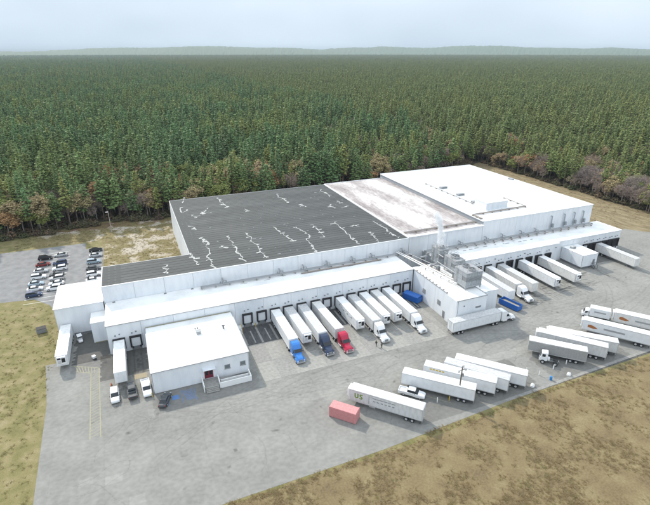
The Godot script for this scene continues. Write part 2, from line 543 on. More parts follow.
	var ring := [Vector3(-98.0, 0, 2.0), Vector3(-93.0, 0, 4.6), Vector3(-92.2, 0, 5.2), Vector3(-91.4, 0, 30.0)]
	var inner := [Vector3(-97.4, 0, 4.6), Vector3(-94.0, 0, 6.6), Vector3(-93.4, 0, 30.0)]
	ribbon(ring, 0.22, 0.006, wm); ribbon(inner, 0.22, 0.006, wm)
	for k in 7:
		ribbon([Vector3(-97.6 + k * 0.72, 0, 2.4 + k * 0.36), Vector3(-96.9 + k * 0.62, 0, 4.8 + k * 0.34)], 0.16, 0.0055, wm)
	for k in 24:
		ribbon([Vector3(-93.75 + k * 0.013, 0, 7.6 + k * 0.95), Vector3(-92.15 + k * 0.03, 0, 6.7 + k * 0.95)], 0.14, 0.0055, wm)
	structure("walkway_markings", wm.mesh(), M.yellow_pale, "faded yellow hatched walkway painted on asphalt")
	var bp := MB.new()
	for k in 3:
		bp.box(Vector3(-77.6 + k * 2.9, 0.004, 23.6), Vector3(0.12, 0.004, 4.6))
	for k in 7:
		ribbon([Vector3(-74.5 + k * 0.35, 0, 21.6), Vector3(-73.6 + k * 0.25, 0, 25.4)], 0.1, 0.0065, bp)
	bp.box(Vector3(-76.1, 0.0045, 23.4), Vector3(1.5, 0.004, 1.5))
	structure("accessible_bay_markings", bp.mesh(), M.blue_paint, "faded blue parking bay paint beside the office annex")
	var yl := MB.new()
	ribbon([Vector3(-57.3, 0, 0.6), Vector3(-56.4, 0, 12), Vector3(-56.2, 0, 28)], 0.12, 0.006, yl)
	for x in [-26.9, -22.6, -18.3, -13.9, -9.5, -5.2, -0.9]:
		ribbon([Vector3(x, 0, 41.0), Vector3(x + 7.0, 0, 48.5)], 0.1, 0.0055, yl)
	structure("lane_lines", yl.mesh(), M.yellow_pale, "faded yellow lane lines of the truck yard")
	grass_tufts()

# a far wooded rise with an uneven skyline
func ridge() -> ArrayMesh:
	var f := FastNoiseLite.new(); f.seed = 14; f.frequency = 0.00028; f.fractal_octaves = 4
	var g := FastNoiseLite.new(); g.seed = 15; g.frequency = 0.02; g.fractal_octaves = 2
	var b := MB.new()
	var nx := 900
	var nz := 7
	var pt := func(i: int, j: int) -> Vector3:
		var a := -0.75 + 2.3 * i / nx
		var d := 6200.0 + j * 420.0
		var x := EYE.x + sin(a) * d; var z := EYE.z - cos(a) * d
		var y := (92.0 + f.get_noise_2d(x, z) * 95.0) * sin(PI * 0.5 * clampf(j / 6.0, 0.0, 1.0)) + g.get_noise_2d(x, z) * 8.0 + 4.0
		return Vector3(x, y if j > 0 else -4.0, z)
	for j in nz - 1:
		for i in nx:
			b.face([pt.call(i, j), pt.call(i + 1, j), pt.call(i + 1, j + 1), pt.call(i, j + 1)], Vector3.UP)
	return b.mesh()

func sandy_image() -> Image:
	var w := 580; var h := 880
	var a := FastNoiseLite.new(); a.seed = 3; a.frequency = 0.011; a.fractal_octaves = 5
	var f := FastNoiseLite.new(); f.seed = 4; f.frequency = 0.12; f.fractal_octaves = 3
	var img := Image.create(w, h, false, Image.FORMAT_RGB8)
	for j in h:
		for i in w:
			var x := -120.0 + i * 0.1; var z := -112.0 + j * 0.1
			var t := a.get_noise_2d(i, j) + f.get_noise_2d(i, j) * 0.3
			# most sand lies in the middle of the clearing
			var near := 1.0 - Vector2((x + 77.0) / 17.0, (z + 80.0) / 30.0).length()
			var road := 1.0 - absf(z + 101.0 - (x + 100) * 0.05) / 3.0
			var s := clampf((t + maxf(near * 0.45, road * 0.25) - 0.16) * 3.2, 0, 1)
			var g := Color(.15, .125, .05).lerp(Color(.25, .20, .10), clampf(t + 0.5 + f.get_noise_2d(j, i) * 0.4, 0, 1))
			if z < -103.0: g = g.lerp(Color(.14, .075, .04), clampf(t * 1.6 + 0.6, 0, 1))
			img.set_pixel(i, j, srgb(g.lerp(Color(.40, .355, .29), s)))
	return img

func grass_tufts() -> void:
	var b := MB.new()
	b.use_col = true
	var r := RandomNumberGenerator.new(); r.seed = 9
	for k in 26:
		var a := r.randf() * TAU
		var p := Vector3(cos(a), 0, sin(a)) * r.randf() * 0.5
		var lean := Vector3(r.randfn(0, 0.3), r.randf_range(0.12, 0.3), r.randfn(0, 0.3))
		var s := Vector3(cos(a + 1.3), 0, sin(a + 1.3)) * 0.05
		var g := r.randf_range(0.8, 1.0)
		b.col = Color(g, g, g)
		b.tri(p - s, p + s, p + lean)
	var gm := mat(1, 1, 1, 0.95)
	gm.vertex_color_use_as_albedo = true
	gm.backlight_enabled = true
	gm.backlight = Color(0.9, 0.85, 0.7)
	var patch := FastNoiseLite.new(); patch.seed = 21; patch.frequency = 0.09; patch.fractal_octaves = 3
	var spots := []
	for k in 26000:
		var u := r.randf_range(-40, 690)
		var v := r.randf_range(345, 520)
		var p := at_px(u, v)
		var edge := 54.0 if p.x < -8 else 53.0
		if p.x < -30: edge = 55.3
		if p.z < edge - 0.5 * r.randf() or p.z > 120: continue
		if patch.get_noise_2d(p.x, p.z) + r.randfn(0, 0.16) < -0.02 and p.z > edge + 1.0: continue
		spots.append([p, Color(.28, .205, .10).lerp(Color(.42, .345, .20), r.randf()) if r.randf() < 0.93 else Color(.28, .26, .11)])
	for k in 2400:
		var p := Vector3(r.randf_range(99, 150), 0, r.randf_range(-145, 30))
		if p.z < -125 - (p.x - 90) * 0.4 or (p.x < 131 and p.z > -19): continue
		spots.append([p, Color(.26, .21, .11).lerp(Color(.36, .29, .18), r.randf())])
	for k in 5000:
		var p := Vector3(r.randf_range(-125, -65), 0, r.randf_range(-108, -28))
		if p.z > -89 and p.x < -92: continue
		spots.append([p, Color(.26, .23, .10).lerp(Color(.40, .33, .18), r.randf())])
	for k in 1100:
		var p := Vector3(r.randf_range(-125, -103), 0, r.randf_range(-36, 56))
		if p.z < -30 and p.x > -107: continue
		spots.append([p, Color(.28, .26, .11).lerp(Color(.40, .34, .17), r.randf())])
	var mm := MultiMesh.new()
	mm.transform_format = MultiMesh.TRANSFORM_3D
	mm.use_colors = true
	mm.mesh = b.mesh(gm)
	mm.instance_count = spots.size()
	for i in spots.size():
		var s := r.randf_range(0.25, 1.1)
		var p: Vector3 = spots[i][0]
		p.y = -0.02
		mm.set_instance_transform(i, Transform3D(Basis(Vector3.UP, r.randf() * TAU).scaled(Vector3(s, s * r.randf_range(0.5, 1.1), s)), p))
		mm.set_instance_color(i, spots[i][1])
	var o := MultiMeshInstance3D.new()
	o.name = "dry_grass"
	o.multimesh = mm
	add_child(o)
	tag(o, "tufts of dry brown grass growing over the open ground", "grass", "", "stuff")

# ================================================================ BUILDINGS
# wall panels side by side from A to B (x, z), standing proud of the core wall
func panels(parent: Node3D, a: Vector2, b: Vector2, out: Vector2, y0: float, y1: float, pitch: float, skip := []) -> void:
	var d := b - a
	var count := maxi(1, roundi(d.length() / pitch))
	var w := d.length() / count
	for i in count:
		if i in skip: continue
		var c := a + d * ((i + 0.5) / count) + out * 0.055
		var s := Vector3(w - 0.05, y1 - y0, 0.1) if absf(d.x) > absf(d.y) else Vector3(0.1, y1 - y0, w - 0.05)
		var o := pbox("wall_panel", parent, M.wall if (i * 7 + count) % 3 else M.wall_b, Vector3(c.x, (y0 + y1) * 0.5, c.y) - parent.position, s, 0.02)
		o.rotation = Vector3.ZERO

func coping(parent: Node3D, pts: Array, y: float, w := 0.35, h := 0.16, m: Material = null) -> void:
	for i in pts.size() - 1:
		var p: Vector2 = pts[i]
		var q: Vector2 = pts[i + 1]
		var b := MB.new()
		var d := (q - p).normalized()
		b.bar(Vector3(p.x, y + h * 0.5 + 0.003 * i, p.y), Vector3(q.x, y + h * 0.5 + 0.003 * i, q.y), w, h)
		part("coping", b.mesh(), m if m else M.coping, parent, -parent.position)

func build_warehouse() -> void:
	var t := thing("refrigerated_warehouse", "huge flat roofed white warehouse with dark grey and white roof sections", "warehouse", Vector3(0, 0, -13.4))
	var o := t.position
	var b := MB.new()
	# core walls (a little inside the panels)
	b.box(Vector3(-41.8, 6.5, -20.3), Vector3(96.0, 13.0, 13.6))
	b.box(Vector3(-29.2, 6.49, -58.4), Vector3(71.0, 12.98, 62.0))
	part("wall", b.mesh(), M.joint, t, -o)
	b = MB.new()
	b.box(Vector3(21.8, 6.6, -51.5), Vector3(30.8, 13.2, 76.0))
	part("wall", b.mesh(), M.joint, t, -o)
	b = MB.new()
	b.box(Vector3(64.5, 7.4, -52.4), Vector3(54.2, 14.8, 77.8))
	part("wall", b.mesh(), M.joint, t, -o)
	panels(t, V(-89.85, -13.45), V(6.25, -13.45), V(0, 1), 0.0, 13.0, 7.7)
	panels(t, V(6.3, -13.45), V(37.3, -13.45), V(0, 1), 0.0, 13.5, 7.7)
	panels(t, V(37.35, -13.45), V(91.6, -13.45), V(0, 1), 0.0, 14.9, 7.7)
	panels(t, V(-89.85, -27.1), V(-89.85, -13.5), V(-1, 0), 0.0, 13.0, 6.8)
	panels(t, V(-64.75, -89.4), V(-64.75, -27.15), V(-1, 0), 0.0, 13.0, 7.7)
	panels(t, V(-89.8, -27.15), V(-64.9, -27.15), V(0, -1), 0.0, 13.0, 7.7)
	panels(t, V(91.65, -91.3), V(91.65, -13.5), V(1, 0), 0.0, 14.9, 7.7)
	panels(t, V(37.35, -91.35), V(91.6, -91.35), V(0, -1), 0.0, 14.9, 7.7)
	# roofs
	var dark := part("roof", flat([V(-89.9, -13.4), V(-89.9, -27.2), V(-64.8, -27.2), V(-64.8, -89.5), V(6.3, -89.5), V(6.3, -13.4)], 13.06), M.dark_roof, t, -o)
	tag(dark, "dark grey membrane roof with white sealant repairs", "")
	var sb := MB.new()
	var z := -88.0
	while z < -14.0:
		var x0 := -64.4 if z < -27.0 else -89.5
		sb.box(Vector3((x0 + 5.9) * 0.5, 13.075, z), Vector3(5.9 - x0, 0.036, 0.15))
		z += 1.9
	var seams := part("roof_seams", sb.mesh(), M.roof_seam, t, -o)
	seams.set_meta("kind", "stuff")
	# membrane sheets running the other way along the west edge
	for k in 3:
		pbox("edge_sheet", t, M.roof_seam, Vector3(-64.0 + k * 1.5, 13.068, -58.2) - o, Vector3(1.1, 0.03, 60.0))
	for k in 3:
		pbox("edge_sheet", t, M.roof_seam, Vector3(-88.9 + k * 1.7, 13.068, -20.3) - o, Vector3(1.2, 0.03, 12.6))
	var mid := part("roof", flat([V(6.3, -13.4), V(6.3, -89.5), V(37.3, -89.5), V(37.3, -13.4)], 13.25), M.stained_roof, t, -o)
	tag(mid, "white roof section streaked with grey and brown dirt", "")
	part("roof", flat([V(37.3, -13.4), V(37.3, -91.4), V(91.7, -91.4), V(91.7, -13.4)], 14.85), M.white_roof, t, -o)
	coping(t, [V(-89.9, -13.4), V(6.3, -13.4)], 12.95, 0.3, 0.2)
	coping(t, [V(-89.9, -13.4), V(-89.9, -27.2), V(-64.8, -27.2), V(-64.8, -89.5), V(6.3, -89.5)], 12.98, 0.3, 0.16, M.galv)
	coping(t, [V(6.3, -89.5), V(6.3, -13.4)], 13.05, 0.9, 0.26)
	coping(t, [V(6.3, -13.4), V(37.3, -13.4)], 13.45, 1.4, 0.2)
	coping(t, [V(6.3, -89.5), V(37.3, -89.5)], 13.2, 0.4, 0.25)
	coping(t, [V(37.3, -13.4), V(37.3, -91.4), V(91.7, -91.4), V(91.7, -13.4), V(37.3, -13.4)], 14.8, 0.45, 0.22)
	# white sealant repairs over split seams
	var cracks := [[[201, 238], [206, 247], [210, 256], [211, 262], [216, 268]], [[204, 239], [207, 244]], [[228, 236], [233, 243], [236, 250], [241, 256], [246, 262]], [[248.8, 232.8], [252, 240], [258, 246], [261, 252], [267, 258]], [[272.8, 227], [280, 231], [284, 235], [294, 241]], [[295, 227], [303, 231], [309, 236], [306, 240], [312, 246], [317, 251]], [[312, 225], [317, 228], [325, 237]], [[334, 222], [341, 228], [348, 234], [353, 239], [360, 244]], [[370, 232], [374, 236], [378, 242]], [[374, 221], [384, 228], [392, 234], [398, 238]], [[276, 194], [282, 198], [288, 202]], [[320, 190], [325, 193], [330, 197]], [[216, 198], [221, 202], [226, 206], [229, 207]], [[184, 198], [182, 203]], [[190, 254], [194, 259], [198, 265]], [[165, 264], [167, 269], [168, 273]], [[203, 213], [207, 209]], [[200, 213], [205, 213.5]], [[192, 215], [196, 218]], [[179, 208], [183, 213], [188, 210]], [[330, 205], [334, 208]], [[342, 208], [347, 206]], [[300, 205], [305, 206]], [[352, 226], [357, 225]], [[245, 209], [250, 211]], [[222, 246], [228, 248]], [[337, 201], [343, 203]], [[190, 226], [195, 229]]]
	for c in cracks:
		var pts := []
		for k in c.size() - 1:
			var p := at_px(c[k][0], c[k][1], 13.1)
			var q := at_px(c[k + 1][0], c[k + 1][1], 13.1)
			for s in 4:
				pts.append(p.lerp(q, s / 4.0) + Vector3(rng.randfn(0, 0.36), 0, rng.randfn(0, 0.2)))
		pts.append(at_px(c[-1][0], c[-1][1], 13.1))
		var rb := MB.new()
		ribbon(pts, 0.34 if c.size() > 2 else 0.26, 13.112, rb, 0.65)
		for k in 3 + c.size() * 2:
			var p: Vector3 = pts[rng.randi() % pts.size()]
			ribbon([p, p + Vector3(rng.randfn(0, 0.7), 0, rng.randfn(0, 0.6))], rng.randf_range(0.2, 0.75), 13.116 + 0.002 * k, rb, 0.6)
		part("sealant_patch", rb.mesh(), M.sealant, t, -o)
	# light scuffed specks of old repair scattered over the dark roof
	var sp := MB.new()
	for k in 90:
		var x := rng.randf_range(-62, 4); var zz := rng.randf_range(-87, -15)
		ribbon([Vector3(x, 0, zz), Vector3(x + rng.randfn(0, 0.7), 0, zz + rng.randfn(0, 0.3))], rng.randf_range(0.1, 0.3), 13.105, sp, 0.5)
	part("repair_specks", sp.mesh(), M.greybox, t, -o).set_meta("kind", "stuff")
	# roof top penthouse and small vents on the tall white section
	var ph := pbox("penthouse", t, M.wall_b, Vector3(52.0, 16.2, -27.2) - o, Vector3(10.4, 2.9, 7.0), 0.05)
	pbox("penthouse_roof", ph, M.white_roof, Vector3(0, 1.5, 0), Vector3(10.7, 0.14, 7.3), 0.03)
	for k in 3:
		var p: Array = [[50.6, -56.9], [50.7, -44.8], [49.6, -33.6]][k]
		var hatch := pbox("roof_unit", t, M.greybox, Vector3(p[0], 15.3, p[1]) - o, Vector3(3.4, 0.9, 1.6), 0.08)
		pbox("unit_grille", hatch, M.greydark, Vector3(0, 0, 0.81), Vector3(2.6, 0.5, 0.03))
	pbox("roof_unit", t, M.greybox, Vector3(90.0, 15.2, -58.0) - o, Vector3(1.4, 0.7, 3.0), 0.08)
	for k in 5:
		pbox("seam_strip", t, M.coping, Vector3(88.6, 14.875, -84 + k * 13.0) - o, Vector3(0.5, 0.04, 11.0))
	for k in 8:
		pbox("roof_seam", t, M.galv, Vector3(41.5 + k * 6.3, 14.868, -52.4) - o, Vector3(0.07, 0.03, 76.0))
	for k in 14:
		pbox("roof_patch", t, M.trailer_like, Vector3(rng.randf_range(40, 88), 14.862, rng.randf_range(-88, -36)) - o, Vector3(rng.randf_range(0.5, 2.4), 0.02, rng.randf_range(0.4, 1.4)))
	# pipe runs on the roofs
	pipe_run(t, Vector3(7.0, 13.3, -17.4), Vector3(36.9, 13.3, -17.4), 3, 0.13, M.brownpipe)
	pipe_run(t, Vector3(38.2, 14.9, -20.2), Vector3(38.2, 14.9, -16.0), 3, 0.13, M.brownpipe)
	pipe_run(t, Vector3(38.6, 14.9, -20.6), Vector3(64.0, 14.9, -21.4), 3, 0.13, M.brownpipe)
	pipe_run(t, Vector3(64.6, 14.9, -34.0), Vector3(64.4, 14.9, -21.8), 2, 0.12, M.brownpipe)
	pipe_run(t, Vector3(47.4, 14.9, -66.0), Vector3(47.4, 14.9, -24.0), 2, 0.1, M.galv)
	# pipe rack along the foot of the tall wall
	pipe_run(t, Vector3(-64.0, 8.45, -11.6), Vector3(5.0, 8.45, -11.6), 4, 0.12, M.galv)
	pipe_run(t, Vector3(12.0, 7.7, -11.4), Vector3(90.0, 7.7, -11.4), 4, 0.12, M.galv)
	pipe_run(t, Vector3(12.0, 7.7, -9.6), Vector3(88.0, 7.7, -9.6), 2, 0.1, M.brownpipe)
	var tray := pbox("cable_tray", t, M.brownpipe, Vector3(-20.0, 8.5, -10.2) - o, Vector3(28.0, 0.12, 0.6))
	tray.rotation.y = 0.0
	for x in [-57.6, -40.1, -32.4, -24.4, -15.5, -8.4, 3.2]:
		valve_station(t, Vector3(x, 8.4, -12.4), 0.0)
	for x in [16.0, 27.0, 38.5, 46.0, 55.0, 62.0]:
		valve_station(t, Vector3(x, 7.6, -12.2), 0.0)
	for x in [69.9, 76.6, 81.8, 86.5]:
		var pb := MB.new()
		pb.tube(Vector3(x, 7.6, -12.7), Vector3(x, 13.0, -12.7), 0.2, 0.2, 8)
		pb.tube(Vector3(x, 12.9, -12.7), Vector3(x, 12.9, -13.5), 0.2, 0.2, 8)
		var rp := part("riser_pipe", pb.mesh(), M.greybox, t, -o)
		var vb := MB.new()
		vb.box(Vector3(x + 0.6, 9.2, -12.4), Vector3(0.7, 1.5, 0.8), 0.06)
		part("valve_box", vb.mesh(), M.greybox, rp)

func pipe_run(t: Node3D, a: Vector3, b: Vector3, count: int, r: float, m: Material) -> void:
	var d := (b - a).normalized()
	var side := Vector3(-d.z, 0, d.x)
	for k in count:
		var mb := MB.new()
		var off := side * (k - (count - 1) * 0.5) * r * 3.2
		mb.tube(a + off + Vector3(0, 0.35 + 0.02 * k, 0), b + off + Vector3(0, 0.35 + 0.02 * k, 0), r * (1.0 if k % 2 == 0 else 0.7), r * (1.0 if k % 2 == 0 else 0.7), 7)
		part("pipe", mb.mesh(), m if k % 3 else M.galv, t, -t.position)
	var n := maxi(2, int(a.distance_to(b) / 4.0))
	var st := boxm(Vector3(0.2, 0.32, count * r * 3.4 + 0.2) if absf(d.x) > absf(d.z) else Vector3(count * r * 3.4 + 0.2, 0.32, 0.2))
	for i in n + 1:
		part("pipe_support", st, M.brownpipe, t, a.lerp(b, float(i) / n) + Vector3(0, 0.16, 0) - t.position)

func valve_station(t: Node3D, p: Vector3, _turn: float) -> void:
	var mb := MB.new()
	mb.tube(Vector3(0, 0, 0), Vector3(0, 1.5, 0), 0.16, 0.16, 7)
	mb.tube(Vector3(0, 1.45, 0), Vector3(0.0, 1.45, -1.0), 0.16, 0.16, 7)
	mb.tube(Vector3(0.9, 0, 0.3), Vector3(0.9, 1.1, 0.3), 0.12, 0.12, 7)
	mb.tube(Vector3(0.9, 1.05, 0.3), Vector3(0.0, 1.05, 0.0), 0.12, 0.12, 7)
	mb.tube(Vector3(-0.8, 0.0, 0.2), Vector3(-0.8, 0.9, 0.2), 0.22, 0.22, 8)
	var o := part("valve_station", mb.mesh(), M.galv, t, p - t.position)
	pbox("valve_box", o, M.greybox, Vector3(0.3, 0.5, 0.75), Vector3(0.9, 0.7, 0.5), 0.05)

# a dock door on a wall looking along +z at (x, z); a black seal with a pale door behind it
func dock_door(t: Node3D, x: float, z: float, w := 2.9, top := 4.3, closed := true) -> void:
	var mb := MB.new()
	var y0 := 1.15
	mb.box(Vector3(-w * 0.5 + 0.19, (y0 + top) * 0.5 - 0.1, 0.22), Vector3(0.38, top - y0 - 0.0, 0.44), 0.05)
	mb.box(Vector3(w * 0.5 - 0.19, (y0 + top) * 0.5 - 0.1, 0.22), Vector3(0.38, top - y0 - 0.0, 0.44), 0.05)
	mb.box(Vector3(0, top - 0.24, 0.235), Vector3(w + 0.06, 0.5, 0.47), 0.05)
	var d := part("dock_door", mb.mesh(), M.rubber, t, Vector3(x, 0, z + 0.12) - t.position)
	pbox("door_panel", d, M.wall if closed else M.black, Vector3(0, (y0 + top) * 0.5 - 0.25, 0.04), Vector3(w - 0.78, top - y0 - 0.52, 0.06))
	pbox("dock_pit", d, M.greydark, Vector3(0, 0.58, 0.03), Vector3(w - 0.5, 1.1, 0.05))
	for s in [-1, 1]:
		pbox("bumper", d, M.black, Vector3(s * (w * 0.5 - 0.55), 0.95, 0.16), Vector3(0.3, 0.5, 0.22), 0.03)
		pbox("wall_light", d, M.greydark, Vector3(s * 0.5 - 0.2, top + 1.0 + s * 0.12, 0.12), Vector3(0.34, 0.28, 0.24), 0.03)

func build_dock_buildings() -> void:
	# west: the long low dock hall
	var t := thing("dock_hall", "long low white loading dock hall with black framed dock doors", "building", Vector3(-44.8, 0, 0))
	var o := t.position
	var b := MB.new()
	b.box(Vector3(-44.85, 4.1, -6.65), Vector3(89.2, 8.2, 13.1))
	part("wall", b.mesh(), M.joint, t, -o)
	panels(t, V(-89.5, -0.05), V(-0.1, -0.05), V(0, 1), 0.0, 8.12, 8.15)
	panels(t, V(-89.5, -13.2), V(-89.5, -0.1), V(-1, 0), 0.0, 8.12, 6.6)
	part("roof", flat([V(-89.6, 0.1), V(-89.6, -13.3), V(0.2, -13.3), V(0.2, 0.1)], 8.25), M.white_roof, t, -o)
	coping(t, [V(-89.6, 0.08), V(0.0, 0.08)], 8.1, 0.22, 0.2, M.galv)
	coping(t, [V(-89.6, 0.0), V(-89.6, -13.3)], 8.1, 0.22, 0.17, M.galv)
	for x in [-87.05, -83.1, -53.75, -49.65, -45.8, -41.9, -37.7, -33.4, -29.65, -25.8, -21.8, -18.0, -14.2, -10.1, -5.9, -2.3]:
		dock_door(t, x, 0.0)
	# small dark scuppers along the foot of the tall wall
	for x in [-87.5, -74.0, -66.5, -60.0]:
		var s := pbox("roof_drain", t, M.greydark, Vector3(x, 8.36, -12.6) - o, Vector3(0.7, 0.22, 0.4), 0.05)
		s.rotation.y = 0.2
	# low curbs and repairs on the white roof
	for k in 9:
		pbox("roof_repair", t, M.greydark, Vector3(-52 + k * 5.6 + rng.randfn(0, 1.0), 8.262, -10.4 + rng.randfn(0, 0.5)) - o, Vector3(rng.randf_range(0.8, 3.2), 0.02, 0.18))

	# east dock hall
	t = thing("east_dock_hall", "low white loading dock hall below the tall white roofed section", "building", Vector3(55, 0, -1))
	o = t.position
	b = MB.new()
	b.box(Vector3(37.0, 3.72, -7.0), Vector3(49.8, 7.44, 12.6))
	b.box(Vector3(78.6, 3.7, -7.6), Vector3(33.2, 7.4, 11.4))
	part("wall", b.mesh(), M.joint, t, -o)
	panels(t, V(12.2, -0.65), V(61.95, -0.65), V(0, 1), 0.0, 7.42, 8.2)
	panels(t, V(62.05, -1.85), V(95.2, -1.85), V(0, 1), 0.0, 7.36, 8.2)
	panels(t, V(95.25, -13.3), V(95.25, -1.9), V(1, 0), 0.0, 7.36, 5.7)
	part("roof", flat([V(12, -0.5), V(12, -13.3), V(62, -13.3), V(62, -0.5)], 7.52), M.white_roof, t, -o)
	part("roof", flat([V(62, -1.7), V(62, -13.3), V(95.4, -13.3), V(95.4, -1.7)], 7.46), M.white_roof, t, -o)
	coping(t, [V(12, -0.5), V(62, -0.5), V(62, -1.72), V(95.4, -1.72), V(95.4, -13.3)], 7.36, 0.26, 0.24)
	for x in [20.6, 25.9, 30.2, 35.3, 39.6, 43.8, 48.2, 52.6, 57.0]:
		dock_door(t, x, -0.6, 2.9, 4.5, false)
	for x in [77.0, 80.3, 83.6, 86.9, 90.2, 93.2]:
		dock_door(t, x, -1.8, 2.9, 4.5, x < 80)
	for x in [33.0, 46.0, 60.5]:
		pbox("wall_light", t, M.greydark, Vector3(x, 6.1, -0.4) - o, Vector3(0.35, 0.3, 0.3), 0.03)
	# stain of wear along the back of this roof
	for k in 14:
		pbox("roof_repair", t, M.galv, Vector3(16 + k * 3.1 + rng.randfn(0, 0.8), 7.54, -7.6 + rng.randfn(0, 0.6)) - o, Vector3(rng.randf_range(0.6, 1.8), 0.02, 0.5))

	# machine room wing
	t = thing("machine_room_wing", "white machine room wing with wall louvres jutting into the yard", "building", Vector3(5, 0, 12))
	o = t.position
	b = MB.new()
	b.box(Vector3(5.1, 4.1, 10.7), Vector3(9.8, 8.2, 24.0))
	part("wall", b.mesh(), M.joint, t, -o)
	panels(t, V(0.15, 0.3), V(0.15, 18.2), V(-1, 0), 0.0, 8.15, 6.0)
	panels(t, V(0.2, 22.75), V(9.95, 22.75), V(0, 1), 0.0, 8.15, 9.8)
	panels(t, V(10.05, 9), V(10.05, 22.7), V(1, 0), 0.0, 8.15, 6.8)
	pbox("corner_panel", t, M.wall, Vector3(-0.12, 4.15, 20.5) - o, Vector3(0.5, 8.3, 4.6), 0.03)
	part("roof", flat([V(0.1, 0.2), V(0.1, 22.8), V(10.1, 22.8), V(10.1, -1.3), V(0.3, -1.3), V(0.3, 0.2)], 8.29), M.white_roof, t, -o)
	coping(t, [V(0.12, -0.4), V(0.12, 18.2)], 8.14, 0.24, 0.2, M.galv)
	coping(t, [V(-0.3, 22.78), V(10.1, 22.78), V(10.1, 9.0)], 8.16, 0.24, 0.2, M.galv)
	for z in [6.6, 14.4]:
		var lv := pbox("louvre", t, M.greydark, Vector3(0.02, 3.7, z) - o, Vector3(0.12, 1.5, 1.5), 0.02)
		for k in 6:
			var s := pbox("slat", lv, M.greydark, Vector3(-0.09, -0.55 + k * 0.22, 0), Vector3(0.1, 0.05, 1.34))
			s.rotation.z = 0.5
	pbox("door", t, M.greydark, Vector3(0.02, 1.1, 17.0) - o, Vector3(0.1, 2.2, 1.1), 0.02)
	for k in 10:
		var sn := pbox("pipe_bracket", t, M.brownpipe, Vector3(0.4, 8.4, 1.5 + k * 1.75) - o, Vector3(0.5, 0.16, 0.3))
		sn.rotation.y = 0.3
	var sg := pbox("sign", t, M.greydark, Vector3(7.2, 5.2, 22.9) - o, Vector3(1.9, 0.45, 0.06), 0.01)
	pbox("sign_bracket", sg, M.galv, Vector3(0, -0.3, -0.01), Vector3(1.5, 0.08, 0.05))
	pbox("wall_light", t, M.greydark, Vector3(2.2, 6.4, 22.95) - o, Vector3(0.3, 0.35, 0.25), 0.04)
	# lower block on the east side of the wing
	b = MB.new()
	b.box(Vector3(13.9, 3.3, 12.6), Vector3(7.4, 6.6, 12.0))
	part("wall", b.mesh(), M.joint, t, -o)
	panels(t, V(10.2, 18.65), V(17.6, 18.65), V(0, 1), 0.0, 6.6, 7.4)
	panels(t, V(17.65, 6.6), V(17.65, 18.6), V(1, 0), 0.0, 6.6, 6.0)
	part("roof", flat([V(10.15, 6.5), V(10.15, 18.8), V(17.8, 18.8), V(17.8, 6.5)], 6.72), M.white_roof, t, -o)

